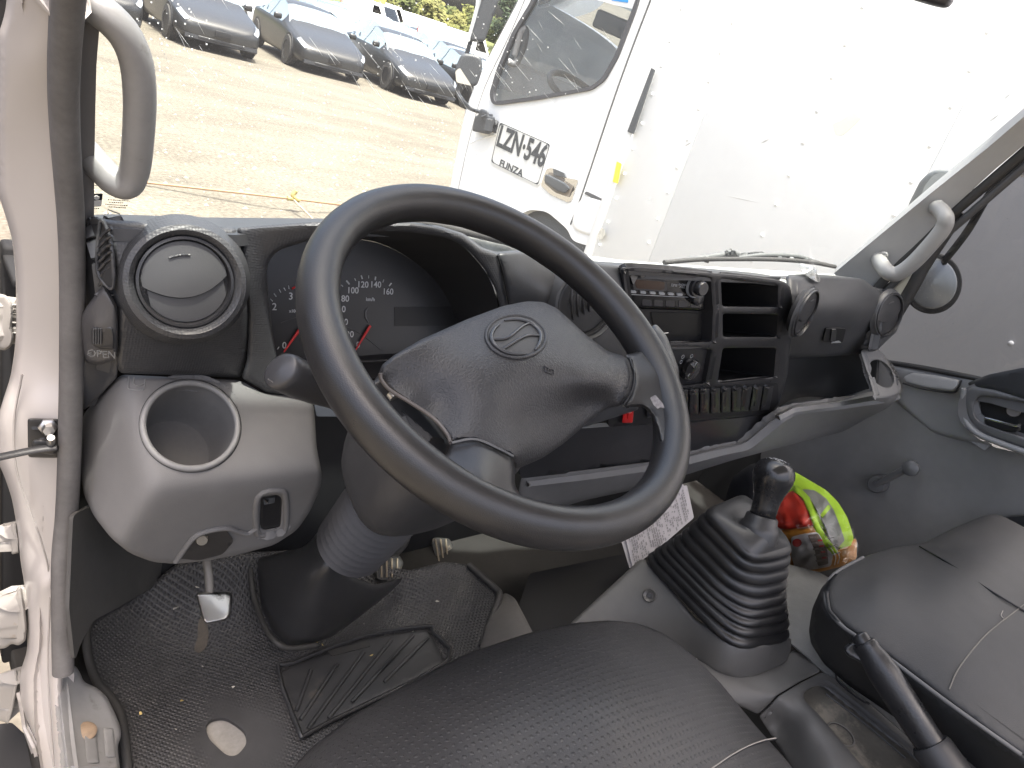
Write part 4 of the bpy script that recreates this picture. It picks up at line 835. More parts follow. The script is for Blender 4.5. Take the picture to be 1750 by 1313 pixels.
for s, u, v in (('20', 598, 572), ('40', 588, 551), ('60', 584, 529), ('80', 590, 511), ('100', 603, 497), ('120', 620, 487), ('140', 642, 487), ('160', 663, 499), ('0', 612, 590)): gtext(s, u, v, .0118)
gtext('km/h', 633, 512, .0068); gtext('2', 469, 525, .0125); gtext('3', 497, 507, .0125); gtext('0', 486, 591, .0118); gtext('x1000', 503, 532, .0055)
def tick(u0, v0, u1, v1, r=.0007, m=WHITEINK): tube('gauge_tick', [gp(u0, v0, .001), gp(u1, v1, .001)], r, m, gf, 4, n=1)
for t4 in ((605, 601, 609, 595), (590, 578, 584, 581), (578, 555, 571, 556), (574, 531, 567, 530), (579, 501, 573, 497), (597, 486, 592, 480), (619, 477, 617, 471), (641, 479, 642, 473), (665, 489, 669, 484)): tick(*t4, r=.0011)
for t4 in ((600, 595, 597, 599), (595, 588, 591, 591), (586, 490, 583, 487), (608, 480, 606, 476), (630, 476, 630, 471), (654, 483, 656, 478), (574, 513, 570, 511), (574, 544, 569, 544), (466, 515, 462, 511), (472, 507, 468, 502), (480, 500, 477, 495), (488, 497, 485, 492), (494, 494, 493, 488), (474, 597, 477, 593)): tick(*t4, r=.0006)
tick(499, 494, 504, 491, .0016, REDM)
tube('needle', [gp(633, 557, .004), gp(608, 598, .003)], [.0022, .0011], REDM, gf, 6, n=2); tube('needle', [gp(513, 562, .004), gp(485, 602, .003)], [.0022, .0011], REDM, gf, 6, n=2)
tube('dial_crescent', [gp(u, v, .001) for u, v in ((630, 524), (625, 532), (625, 543), (630, 552))], [.0005, .0016, .0016, .0005], mat('grey crescent', (.10, .10, .105), .4), gf, 6)
tube('dial_arc', [gp(u, v, .0008) for u, v in ((480, 552), (500, 544), (530, 541), (580, 554), (615, 570), (650, 597))], .0006, GD, gf, 5)
skin('odometer_screen', [(674, 525), (790, 523), (795, 556), (674, 558)], [(674, 525, gp(674, 525, .001)), (790, 525, gp(790, 525, .001)), (700, 556, gp(700, 556, .001))], mat('dark screen', (.006, .006, .007), .5), gf, .0005, 2, flat=True)
skin('warning_lamp_field', [(775, 480), (800, 478), (815, 540), (800, 545), (780, 530)], [(775, 480, gp(775, 480, .001)), (815, 540, gp(815, 540, .001)), (780, 530, gp(780, 530, .001))], mat('dark screen', (.006, .006, .007)), gf, .0005, 5, flat=True)
tube('binnacle_lower_rim', [P(598, 617, 'y', .262), P(650, 616, 'y', .262), P(830, 605, 'y', .26)], .0022, STACK, da, 6)
# middle of the dash with a round vent half hidden by the wheel rim
mp_c = [(850, 436, 'y', .222), (915, 434, 'y', .225), (960, 442, 'y', .225), (1060, 458, 'y', .21), (880, 560, 'y', .225), (1075, 560, 'y', .19), (930, 500, 'y', .195), (1085, 690, 'y', .20), (900, 700, 'y', .23), (1000, 600, 'y', .19)]
skin('centre_dash_panel', [(849, 433), (882, 430), (917, 432), (960, 441), (1010, 448), (1062, 455), (1072, 560), (1082, 640), (1092, 700), (1000, 730), (900, 720), (880, 640), (872, 530), (860, 470)], mp_c, DASHS, da, .012, 6, edge=(7, .006), step=9)
cv_ = vent('air_vent', P(998, 520, 'y', .176), facing(998, 520, .22, (-.1, -1, .25)), .0435, da, math.radians(80), DASHS, 1.3, 1., PIT)
for du in (-14, -4, 6, 16): tube('louver', [P(992 + du, 486, 'y', .172), P(990 + du, 520, 'y', .166), P(994 + du, 552, 'y', .172)], [.001, .0022, .001], STACK, cv_, 6)
tube('dash_seam', [P(850, 436, 'y', .219), P(860, 470, 'y', .221), P(870, 520, 'y', .223)], .0012, PIT, da, 6)
# centre stack
def sy(u, o=0): return [(1065, 470, 'y', .198 + o), (1080, 700, 'y', .215 + o), (1215, 478, 'y', .182 + o), (1210, 700, 'y', .20 + o), (1345, 485, 'y', .165 + o), (1330, 690, 'y', .185 + o), (1200, 590, 'y', .184 + o)]
bay = [(1068, 462), (1140, 467), (1214, 475), (1218, 528), (1216, 584), (1140, 587), (1085, 588)]
pk1 = [(1232, 476), (1329, 487), (1329, 525), (1234, 524)]; pk2 = [(1235, 536), (1329, 537), (1327, 576), (1235, 576)]; pk3 = [(1235, 595), (1326, 594), (1322, 645), (1226, 655)]
clim = [(1143, 594), (1216, 597), (1205, 655), (1160, 660)]
skin('stack_frame', [(1060, 456), (1120, 459), (1200, 465), (1280, 472), (1338, 480), (1351, 490), (1355, 520), (1352, 580), (1346, 640), (1332, 690), (1318, 709), (1250, 717), (1165, 724), (1100, 727), (1088, 700), (1075, 580)], sy(0), STACK, da, .012, 7, holes=[bay, pk1, pk2, pk3, clim], edge=(6, .006), hedge=(4, .004), step=7, hrnd=5)
def pocket(name, poly, depth, parent, m=PIT):
    f = tps(sy(0, .002)); fr = []; bk = []
    for p in resample(roundpoly(poly, 5), 14):
        q = CAM + raysv(np.array([p[0]]), np.array([p[1]]))[0] / f(np.array([p[0]]), np.array([p[1]]))[0]; fr.append(q); bk.append(q + np.array([0, depth, -.40 * depth]))
    V, Fc = loftmesh([fr, [f_ * .5 + b_ * .5 for f_, b_ in zip(fr, bk)], bk], True); n_ = len(fr); Fc.append(tuple(2 * n_ + i for i in range(n_)))
    return link(name, mesh(name, V, Fc, m, True, 30), parent)
for p_ in (pk1, pk2, pk3): pocket('storage_pocket', p_, .13, da, mat('pocket lining', (.018, .018, .019), .5))
pocket('radio_bay', bay, .035, da, STACK); pocket('climate_recess', clim, .008, da, STACK)
def sp_(u, v, o=0): return CAM + raysv(np.array([u], float), np.array([v], float))[0] / tps(sy(0, o))(np.array([u]), np.array([v]))[0]
def sk(pts, o): return [(u, v, sp_(u, v, o)) for u, v in pts]
def skc(o): return sy(0, o)
ra = skin('radio', [(1074, 468), (1140, 473), (1203, 481), (1204, 530), (1140, 528), (1082, 526)], skc(.012), mat('gloss radio face', (.010, .010, .011), .22), da, .02, 3, edge=(3, .002), step=6)
rlow = skin('radio_slot_panel', [(1082, 528), (1204, 532), (1202, 585), (1120, 587), (1095, 585)], skc(.020), PIT, da, .01, 3, flat=True)
skin('radio_display', [(1084, 478), (1136, 482), (1136, 494), (1130, 496), (1088, 493)], skc(.0105), mat('brown radio screen', (.055, .035, .025), .2), ra, .002, 3, flat=True)
skin('display_surround', [(1080, 475), (1140, 480), (1140, 497), (1131, 499), (1084, 496)], skc(.0112), mat('radio screen bezel', (.03, .03, .033), .3), ra, .001, 3, flat=True)
KEY = mat('grey radio keys', (.30, .31, .32), .4)
for i, u in enumerate((1083, 1099.5, 1116, 1131.5, 1147, 1162)):
    skin('radio_key', [(u - 4.6, 497 + (u - 1083) * .058), (u + 4.6, 497.6 + (u - 1083) * .058), (u + 4.6, 501.6 + (u - 1083) * .058), (u - 4.6, 501 + (u - 1083) * .058)], skc(.0095), KEY, ra, .003, 1.5, flat=True)
tube('radio_trim_line', [sp_(1078, 503.5, .0105), sp_(1140, 506.5, .0105), sp_(1176, 508, .0105)], .0006, KEY, ra, 5)
ke = sp_(1200, 480) - sp_(1080, 470)
text('radio_print', 'TIME', sp_(1152, 488, .0105), ke, (0, .1, 1), .0065, KEY, ra, .0001, 1.2); text('radio_print', 'RADIO', sp_(1166, 487, .0105), ke, (0, .1, 1), .0050, KEY, ra, .0001, 1.2); text('radio_print', 'PULL', sp_(1166, 491, .0105), ke, (0, .1, 1), .0050, KEY, ra, .0001, 1.2)
kb = lathe('radio_knob', [(.0165, -.006), (.0165, .004), (.0155, .006), (.0125, .0065), (.0120, .016), (.0105, .018), (0, .018)], sp_(1189, 490, .006), (-.1, -1, .15), mat('gloss knob', (.02, .02, .022), .2), ra, 32)
lathe_open('knob_ring', [(.0168, .0), (.0185, .001), (.0185, -.004)], sp_(1189, 490, .006), (-.1, -1, .15), KEY, ra, 32)
lathe('radio_knob', [(.0125, -.006), (.0125, .006), (.010, .008), (0, .008)], sp_(1190, 509, .008), (-.1, -1, .15), mat('gloss knob', (.02, .02, .022)), ra, 28)
for u in (1098, 1118, 1138, 1160, 1180): skin('cassette_key', [(u, 512 + (u - 1098) * .04), (u + 15, 513 + (u - 1098) * .04), (u + 15, 523 + (u - 1098) * .04), (u, 522 + (u - 1098) * .04)], skc(.0115), mat('dull radio key', (.03, .03, .033), .35), ra, .003, 1.5, flat=True)
skin('deck_slot', [(1112, 534), (1196, 536), (1196, 575), (1122, 577)], skc(.0185), mat('deep black', (.004, .004, .004), .5), rlow, .002, 3, flat=True)
tube('loose_clip', [sp_(1126, 571, .004), sp_(1134, 570, .002), sp_(1142, 569, .004)], .0008, METAL, rlow, 5)
ck = lathe('fan_knob', [(.021, -.006), (.021, .003), (.019, .005), (0, .005)], sp_(1180, 632, .006), (-.1, -1, .1), mat('gloss knob', (.02, .02, .022)), da, 32)
skin('knob_grip', [(1170, 640), (1178, 622), (1188, 617), (1192, 619), (1190, 630), (1180, 646), (1174, 648)], skc(-.008), STACK, ck, .012, 3, edge=(2, .002), step=3)
tube('knob_mark', [sp_(1176, 643, -.009), sp_(1191, 619, -.009)], .0007, WHITEINK, ck, 5, n=1)
for u, v in ((1167, 610), (1182, 609), (1157, 629), (1164, 619)): lathe_open('climate_icon', [(.0026, .0), (.0032, .0004), (.0038, 0)], sp_(u, v, .0085 - .001), (-.1, -1, .1), KEY, da, 10)
# slatted row and switches under the stack
skin('switch_row_panel', [(1040, 670), (1160, 664), (1330, 655), (1330, 690), (1318, 706), (1200, 716), (1090, 726), (1040, 730)], skc(-.002), PIT, da, .01, 4)
for i in range(13):
    u = 1088 + i * 18.2; tl_ = -6 if i > 9 else 0
    if i in (0,): continue
    skin('switch_blank', [(u, 670 - i * .8), (u + 15.6, 669.4 - i * .8), (u + 14.5 + tl_, 714 - i * 1.1), (u - 1 + tl_, 715 - i * 1.1)], skc(-.008), STACK, da, .01, 2, edge=(2.5, .003), step=4)
hz = skin('hazard_switch', [(1067, 690), (1084, 690), (1081, 723), (1063, 723)], skc(-.010), REDSW, da, .01, 2, edge=(2.5, .003), step=4)
tube('hazard_triangle', [sp_(1071, 706, -.011), sp_(1079, 706, -.011), sp_(1075.5, 698, -.011)], .0006, mat('pale red print', (.7, .3, .25), .5), hz, 5, n=1, closed=True)
# passenger side
ps_c = [(1340, 468, 'y', .21), (1429, 474, 'y', .185), (1475, 480, 'y', .172), (1490, 492, 'y', .16), (1355, 520, 'y', .165), (1440, 520, 'y', .148), (1352, 605, 'y', .19), (1454, 606, 'y', .165), (1480, 600, 'y', .16), (1500, 560, 'y', .14)]
skin('passenger_dash', [(1343, 470), (1380, 468), (1429, 471), (1475, 477), (1492, 490), (1505, 500), (1510, 560), (1500, 598), (1480, 602), (1454, 607), (1400, 610), (1338, 613), (1344, 580), (1348, 520), (1344, 490)], ps_c, DASHS, da, .02, 8, edge=(10, .012), step=8)
def pv(u, v, o=0): return P(u, v, 'y', .150 + o)
vent('air_vent', P(1375, 535, 'y', .146), facing(1377, 535, 0, (.17, -1, .08)), .045, da, math.radians(5), DASHS, 1.10, .25, STACK)
la = skin('glovebox_latch', [(1412, 562), (1446, 562), (1440, 586), (1406, 585)], [(1412, 562, 'y', .148), (1446, 562, 'y', .143), (1410, 586, 'y', .156)], PIT, da, .004, 4, step=5)
skin('latch_bar', [(1422, 564), (1430, 564), (1428, 584), (1419, 584)], [(1422, 564, 'y', .144), (1430, 564, 'y', .141), (1420, 584, 'y', .151)], DASHS, la, .004, 2, flat=True)
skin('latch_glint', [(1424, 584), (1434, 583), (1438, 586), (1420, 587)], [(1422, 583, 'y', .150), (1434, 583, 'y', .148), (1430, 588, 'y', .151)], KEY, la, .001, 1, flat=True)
skin('end_vent_pod', [(1490, 490), (1514, 495), (1532, 521), (1538, 545), (1533, 567), (1519, 579), (1498, 600), (1482, 602), (1490, 560), (1494, 520)], [(1492, 492, 'x', .80), (1514, 496, 'x', .86), (1538, 545, 'x', .90), (1510, 540, 'x', .825), (1498, 598, 'x', .82), (1485, 600, 'x', .79)], DASHS, da, .02, 6, edge=(7, .01), step=6)
vent('air_vent', P(1518, 538, 'x', .825), facing(1518, 538, .06, (-.1, -1, .25)), .046, da, math.radians(20), DASHS, 1.15, .35, STACK)
fr_ = [P(1336, 474, 'y', .207), P(1380, 470, 'y', .204), P(1429, 474, 'y', .195), P(1475, 481, 'x', .76), P(1494, 494, 'x', .83)]
loft('dash_top', [[p - [0, 0, .004] for p in fr_], [p + [0, .05, -.022] for p in fr_], [p + [.02, .14, -.06] for p in fr_]], DASHS, da)  # hidden cover added to keep windscreen light off the shelf below
# open shelf and grey lower dash
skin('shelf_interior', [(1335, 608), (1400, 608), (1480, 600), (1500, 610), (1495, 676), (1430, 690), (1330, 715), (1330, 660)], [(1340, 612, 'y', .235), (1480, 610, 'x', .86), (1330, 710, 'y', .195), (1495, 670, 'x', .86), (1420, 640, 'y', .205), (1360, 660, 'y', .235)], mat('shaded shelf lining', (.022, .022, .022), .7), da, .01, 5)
lg_c = [(1354, 700, 'y', .14), (1429, 688, 'y', .12), (1530, 668, 'x', .88), (1274, 757, 'y', .17), (1174, 780, 'y', .20), (1000, 803, 'y', .24), (1320, 764, 'y', .18), (1171, 808, 'y', .23), (1440, 735, 'y', .14), (1530, 690, 'x', .89), (1000, 860, 'y', .27), (900, 820, 'y', .28), (880, 880, 'y', .30)]
skin('lower_dash', [(1331, 708), (1357, 696), (1429, 687), (1488, 678), (1524, 672), (1540, 664), (1536, 678), (1520, 695), (1440, 738), (1330, 766), (1251, 787), (1171, 812), (1080, 838), (1000, 855), (900, 885), (880, 880), (890, 815), (1000, 803), (1114, 789), (1174, 779), (1229, 765), (1274, 756), (1305, 730)], lg_c, GREYD, da, .02, 10, edge=(9, .014), step=9)
skin('ashtray_panel', [(1088, 727), (1165, 722), (1250, 716), (1318, 708), (1345, 700), (1332, 712), (1290, 740), (1274, 758), (1174, 781), (1000, 806), (890, 818), (880, 760), (950, 735), (1000, 732)], [(1100, 727, 'y', .225), (1318, 708, 'y', .19), (1274, 757, 'y', .185), (1174, 780, 'y', .215), (900, 810, 'y', .27), (950, 740, 'y', .25)], STACK, da, .012, 6, step=9)
skin('shelf_lip', [(1320, 700), (1357, 678), (1430, 675), (1490, 664), (1495, 676), (1430, 688), (1357, 697), (1328, 712)], [(1330, 702, 'y', .18), (1430, 678, 'y', .175), (1490, 668, 'x', .80), (1357, 696, 'y', .142), (1430, 688, 'y', .122)], GREYD, da, .01, 5, step=6)
cuph = ell(1506, 639, 27, 17, 52, 28)
skin('cup_holder_pod', [(1470, 600), (1482, 594), (1500, 594), (1516, 613), (1533, 640), (1541, 662), (1536, 674), (1518, 680), (1495, 682), (1486, 650)], [(1475, 608, 'x', .80), (1516, 614, 'x', .88), (1541, 662, 'x', .90), (1495, 680, 'x', .79), (1506, 639, 'x', .85)], GREYD, da, .012, 6, holes=[cuph], edge=(5, .006), hedge=(3, .004), step=5)
skin('cup_well', ell(1507, 641, 29, 19, 52, 24), [(1490, 620, 'x', .93), (1520, 640, 'x', .94), (1506, 660, 'x', .93)], GREYD, da, .004, 3)
# grey panel left of the column with the big cup holder
cc = (325, 728)
TP0 = P(205, 640, 'y', .268); TPN = np.cross(P(530, 690, 'y', .25) - TP0, P(330, 815, 'y', .17) - TP0)
def tpl(l): return [(u, v, PP(u, v, TP0, TPN)) for u, v in l]
lp_c = tpl([(206, 642), (300, 645), (410, 652), (450, 676), (528, 684), (240, 730), (410, 735), (325, 728), (325, 650), (325, 790), (240, 788), (420, 795), (500, 785), (536, 760), (330, 822), (250, 816), (440, 820), (530, 800), (200, 700), (205, 760)]) + [(145, 712, 'y', .288), (178, 680, 'y', .268), (150, 790, 'y', .272), (150, 830, 'y', .268), (185, 800, 'y', .232), (330, 862, 'y', .168), (240, 862, 'y', .188), (450, 858, 'y', .172), (300, 955, 'y', .20), (440, 925, 'y', .188), (530, 850, 'y', .188), (515, 895, 'y', .205), (215, 925, 'y', .232), (180, 890, 'y', .248)]
cup = ell(325, 728, 77, 69, 8, 40)
sw = [(446, 850), (474, 845), (482, 852), (479, 900), (450, 906), (444, 898)]
nt_ = [(305, 955), (330, 925), (350, 912), (385, 906), (400, 925), (380, 948), (340, 958)]
def plane_f(a, b, c):
    f = tps([(0, 0, a), (900, 100, a), (0, 900, a)]) if False else None
    n_ = np.cross(np.asarray(b) - a, np.asarray(c) - a); w0 = np.dot(np.asarray(a) - CAM, n_)
    return lambda U, V: w0 / (raysv(np.ravel(np.asarray(U, float)), np.ravel(np.asarray(V, float))) @ n_)
tp_ = lambda u, v: PP(u, v, TP0, TPN)
PLN = [plane_f(tp_(206, 642), tp_(410, 652), tp_(330, 815)), plane_f(tp_(250, 836), tp_(540, 806), P(320, 958, 'y', .215)), plane_f(tp_(207, 640), tp_(262, 850), P(148, 800, 'y', .285))]
def lp_f(U, V):
    d = np.stack([f_(U, V) for f_ in PLN]); m_ = d.max(0); return 1.0 / (m_ + np.log(np.exp((d - m_) * 75).sum(0)) / 75)
lpan = skin('left_lower_panel', [(206, 640), (320, 646), (411, 650), (450, 673), (525, 678), (535, 686), (538, 712), (541, 765), (550, 808), (549, 830), (531, 872), (508, 906), (468, 932), (400, 950), (350, 959), (300, 964), (262, 961), (222, 946), (190, 920), (160, 882), (143, 845), (137, 800), (138, 740), (142, 708), (173, 674)], lp_f, GREY, da, .014, 12, holes=[cup, sw], edge=(9, .009), hedge=(7, .006), step=8, hrnd=6)
fl_ = lp_f
def lq(u, v, o=0): return CAM + raysv(np.array([float(u)]), np.array([float(v)]))[0] * (1 / fl_(np.array([u]), np.array([v]))[0] + o)
rim_ = [lq(u, v, -.0015) for u, v in ell(325, 728, 81, 73, 8, 40)]
tube('cup_ring', rim_, .0034, mat('smooth grey plastic', (.195, .193, .19), .5, var=(6, .06)), lpan, 10, True, 2)
tube('cup_ring_groove', [lq(u, v, -.0005) for u, v in ell(325, 728, 86.5, 78.5, 8, 40)], .0011, mat('groove shadow gap', (.05, .05, .05), .8), lpan, 6, True, 2)
cl = [lq(u, v, .003) for u, v in ell(325, 728, 78, 70, 8, 40)]; cct = np.mean(cl, 0)
cn = np.cross(cl[10] - cct, cl[0] - cct); cn /= np.linalg.norm(cn); cn = cn if cn[2] > 0 else -cn
dn = -cn * .75 + np.array([0, .25, -.5]); dn /= np.linalg.norm(dn)
V, Fc = loftmesh([[cct + (p - cct) * s + dn * h for p in cl] for s, h in ((1, 0), (.97, .03), (.95, .068), (.88, .075))], True); Fc.append(tuple(3 * 40 + i for i in range(40)))
link('cup_well', mesh('cup_well', V, Fc, mat('grey cup lining', (.13, .128, .126), .6, var=(20, .12)), True, 40), lpan)
skin('panel_switch', sw, [(446, 850, lq(446, 850, .004)), (480, 850, lq(480, 850, .004)), (448, 904, lq(448, 904, .004)), (478, 900, lq(478, 900, .004))], mat('black rocker', (.015, .015, .016), .3), lpan, .01, 4, edge=(5, .004), step=4)
tube('switch_recess_rim', [lq(u, v, .0005) for u, v in ((441, 848), (476, 838), (488, 850), (488, 902), (474, 912), (446, 914), (438, 904))], .004, GREY, lpan, 8, True, 4)
skin('pull_notch', nt_, [(305, 955, lq(305, 955, -.006)), (350, 912, lq(350, 912, -.005)), (400, 925, lq(400, 925, -.006)), (340, 958, lq(340, 958, -.004)), (352, 935, lq(352, 935, -.005))], mat('shaded notch opening', (.028, .026, .024), .7, var=(30, .3)), lpan, .002, 6, step=6)  # shade inside the notch is put into this sheet's dark colour
tube('notch_rim', [lq(u, v, -.002) for u, v in ((300, 960), (328, 922), (350, 909), (388, 903), (420, 912), (440, 902))], .0035, GREY, lpan, 8)
lathe('notch_bolt', [(0, .004), (.006, .004), (.007, 0)], lq(345, 922, -.008), (-.2, -.8, .2), mat('dull bolt', (.12, .11, .09), .5), lpan, 10)
# moulded cup symbol
for pts in ([(220, 644), (219, 662), (224, 666), (240, 667), (246, 664), (248, 648)], [(229, 645), (228, 655), (235, 660), (247, 655)], ):
    tube('cup_symbol', [lq(u, v, -.0008) for u, v in pts], .0007, mat('smooth grey plastic', (.25, .248, .245)), lpan, 5)
# dark brace between the left panel and the column
skin('column_brace', [(535, 682), (570, 690), (620, 690), (640, 730), (575, 712), (541, 712)], [(535, 684, 'y', .255), (620, 690, 'y', .22), (575, 712, 'y', .23)], mat('slate plastic', (.05, .056, .06), .35), da, .01, 4, step=6)

# ================================================================ WHEEL, COLUMN, STALK
W0 = np.array([-.381, 0, 1.65]); tw = math.radians(25.3); WN = np.array([0, -math.sin(tw), math.cos(tw)]); WE2 = np.array([0, math.cos(tw), math.sin(tw)])
def wp(u, v, h=0.): return PP(u, v, W0 + WN * h, WN)
sw_ = thing('steering_wheel', 'large black worn steering wheel in front of the gauges', 'steering wheel', W0)
rows = []
for a_ in np.linspace(0, 2 * math.pi, 97)[:-1]:
    er = np.array([math.cos(a_), 0, 0]) + WE2 * math.sin(a_); c_ = W0 + er * .1972; row = []
    for b_ in np.linspace(0, 2 * math.pi, 21)[:-1]:
        ins_ = max(0, -math.cos(b_)) * max(0, math.sin(b_ + .2)); k_ = .0190 + .0004 * math.sin(a_ * 26) * max(0, -math.cos(b_)) * (1 if (.6 < a_ < 2.9) else 0)
        row.append(c_ + er * k_ * .96 * math.cos(b_) + WN * k_ * 1.13 * math.sin(b_) - WN * .003)
    rows.append(row)
V, Fc = loftmesh(rows, True, True); me = mesh('rim', V, Fc, RIMM, True, 0); fixn(me); rim = link('rim', me, sw_)
def wc(l): return [(u, v, wp(u, v, h)) for u, v, h in l]
pad_c = wc([(648, 641, -.006), (700, 600, .004), (800, 546, .006), (915, 515, .000), (960, 535, .002), (1040, 602, .000), (1080, 625, .002), (1083, 655, .001), (1060, 695, -.012), (1010, 715, -.026), (927, 782, -.03), (886, 800, -.024), (880, 785, -.006), (811, 751, .002), (769, 757, -.006), (740, 715, -.014), (700, 688, -.012), (655, 655, -.014), (880, 578, .018), (800, 620, .014), (980, 640, .014), (850, 690, .010), (760, 640, .004), (1040, 650, .008), (935, 635, .016), (900, 728, -.010), (1000, 684, -.014), (1032, 690, -.018), (950, 705, -.014), (930, 745, -.020), (800, 725, .002), (850, 740, .003), (870, 660, .013), (1000, 655, .010), (700, 650, -.009), (735, 688, -.014), (760, 700, -.010)])
pad = skin('hub_pad', [(647, 641), (652, 624), (675, 606), (720, 580), (800, 545), (860, 523), (900, 515), (928, 516), (952, 527), (1000, 571), (1040, 601), (1066, 608), (1076, 616), (1083, 645), (1076, 677), (1060, 695), (1040, 697), (1013, 716), (961, 760), (927, 783), (886, 801), (880, 800), (876, 780), (811, 752), (790, 752), (770, 758), (764, 744), (742, 718), (702, 690), (660, 664)], pad_c, PADM, sw_, .005, 7, edge=(9, .008), step=8)
sc_ = wc([(1070, 606, .000), (1108, 585, .004), (1125, 560, .008), (1150, 600, .010), (1165, 650, .011), (1160, 720, .009), (1145, 770, .008), (1115, 712, .002), (1098, 694, -.002), (1060, 697, -.010), (1083, 650, .000), (1120, 640, .008)])
skin('spoke', [(1066, 606), (1082, 604), (1097, 597), (1106, 585), (1108, 565), (1120, 552), (1140, 575), (1160, 630), (1163, 700), (1152, 760), (1130, 770), (1124, 740), (1115, 712), (1100, 695), (1060, 697), (1076, 677), (1083, 645), (1076, 616)], sc_, RIMM, sw_, .006, 8, edge=(8, .010), step=6)
sc_ = wc([(770, 758, -.004), (811, 752, .004), (876, 780, -.002), (884, 835, .0), (905, 860, .006), (960, 872, .006), (950, 905, .003), (850, 890, .005), (760, 850, .005), (690, 800, .003), (715, 785, .006), (745, 790, .006), (830, 830, .016), (800, 800, .013)])
skin('spoke', [(770, 757), (790, 752), (811, 752), (876, 780), (880, 800), (880, 830), (890, 848), (915, 866), (960, 871), (950, 905), (900, 903), (850, 890), (780, 860), (690, 800), (705, 783), (730, 790), (752, 788), (765, 775)], sc_, RIMM, sw_, .006, 8, edge=(8, .010), step=6)
# worn pale patch and seams
skin('worn_patch', [(1111, 680), (1120, 675), (1127, 683), (1133, 690), (1136, 698), (1128, 696), (1124, 699), (1117, 692)], tps([(u, v, wp(u, v, h)) for u, v, h in ((1111, 676, .0085), (1136, 690, .0155), (1120, 698, .0085), (1136, 698, .0135), (1124, 684, .0115))]), mat('bare worn skin', (.19, .175, .17), .9, var=(300, .5)), sw_, .0006, 2, step=4)
tube('pad_seam', [wp(u, v, h) for u, v, h in ((1076, 612, .0045), (1084, 640, .006), (1080, 668, .003), (1066, 692, -.006))], .0012, PIT, sw_, 6)
tube('pad_seam', [wp(u, v, h) for u, v, h in ((772, 757, .001), (811, 751, .0075), (850, 766, .005), (877, 780, .002))], .0012, mat('pale worn edge', (.085, .085, .085), .5), sw_, 6)
tube('pad_trim_line', [wp(u, v, h) for u, v, h in ((650, 638, -.004), (652, 650, -.008), (668, 668, -.012), (704, 690, -.013), (742, 716, -.013), (764, 742, -.008), (770, 757, -.003))], .0017, mat('bronze worn edge', (.10, .088, .08), .4), sw_, 8)
# emblem: an oval badge with two side arcs and a slanted double bar
EM = mat('emblem plastic', (.034, .034, .036), .26)
eo = ell(881.5, 575.5, 51, 36, 4, 36); fpd = tps(pad_c)
def eq(u, v, o=-.0012): return CAM + raysv(np.array([float(u)]), np.array([float(v)]))[0] * (1 / fpd(np.array([u]), np.array([v]))[0] + o)
em = skin('emblem', ell(881.5, 575.5, 50, 35, 4, 36), fpd, mat('stippled badge field', (.040, .039, .038), .55, bump=('fine', 900, .4)), sw_, .001, 2, step=6, off=-.0012)
tube('emblem_ring', [eq(u, v, -.0008) for u, v in eo], .0018, PADM, em, 8, True, 2)
def emtube(pts, r, o=-.0030): tube('emblem_stroke', [eq(u, v, o) for u, v in pts], r, EM, em, 8, n=5)
emtube([(854, 554), (844, 563), (839, 576), (845, 589), (862, 601), (880, 605), (900, 605)], [.0008, .0018, .0021, .0021, .0020, .0015, .0007])
emtube([(862, 548), (882, 546), (903, 551), (918, 562), (924, 575), (921, 588), (914, 598)], [.0007, .0015, .0020, .0021, .0021, .0018, .0008])
emtube([(842, 580), (862, 579), (874, 573), (894, 557), (907, 552)], [.0014, .0014, .0014, .0014, .0012])
emtube([(856, 599), (872, 589), (888, 579), (904, 573), (923, 574)], [.0012, .0014, .0014, .0014, .0014])
# small moulded square mark
mk = [eq(u, v, -.0006) for u, v in ((930, 626), (946, 633), (946, 641), (932, 636))]
tube('airbag_mark', mk, .0006, EM, pad, 5, True, 1); tube('airbag_mark', [eq(935, 634, -.0006), eq(938, 630, -.0006), eq(942, 635, -.0006)], .0006, EM, pad, 5, False, 1)

scn = thing('steering_column', 'black steering column with shroud, bellows and wide foot going down to the floor', 'steering column', W0 - WN * .6)
ax_ = -WN
def section(s, wx, wz, n=28, sh=0, k=3.2):
    c_ = W0 + ax_ * s + WE2 * sh; row = []
    for a_ in np.linspace(0, 2 * math.pi, n + 1)[:-1]:
        ca, sa = math.cos(a_), math.sin(a_); r_ = (abs(ca) ** k + abs(sa) ** k) ** (-1 / k); row.append(c_ + np.array([1, 0, 0]) * wx * r_ * ca + WE2 * wz * r_ * sa)
    return row
loft('column_shroud', [section(*s) for s in ((.075, .05, .045), (.085, .07, .062), (.11, .085, .082), (.17, .088, .085), (.23, .081, .079), (.275, .072, .07), (.305, .058, .056))], mat('dark column plastic', (.040, .040, .042), .45, var=(8, .2), bump=('fine', 600, .15)), scn, cu=True, cap=True, sub=1, ang=0)
skin('column_boss', [(652, 642), (690, 668), (740, 720), (770, 760), (760, 790), (720, 780), (660, 730), (625, 690), (620, 665)], [(652, 642, wp(652, 642, -.03)), (740, 720, wp(740, 720, -.05)), (625, 690, wp(625, 690, -.045)), (720, 780, wp(720, 780, -.05)), (680, 700, wp(680, 700, -.045))], mat('column neck plastic', (.034, .034, .036), .5), scn, .02, 6, edge=(7, .01), step=7)
tube('ignition_barrel', [wp(648, 686, -.04), wp(662, 704, -.042), wp(676, 728, -.045)], .006, GREYD, scn, 8)
tube('ignition_barrel', [wp(668, 672, -.028), wp(674, 680, -.028)], .0045, METAL, scn, 8)
tube('ignition_key', [wp(684, 716, -.04), wp(694, 736, -.042)], .005, GREYD, scn, 8)
pr = []
for i in range(21): pr.append((.0545 - .0085 * (i % 2) - .0002 * i, i * .0078))
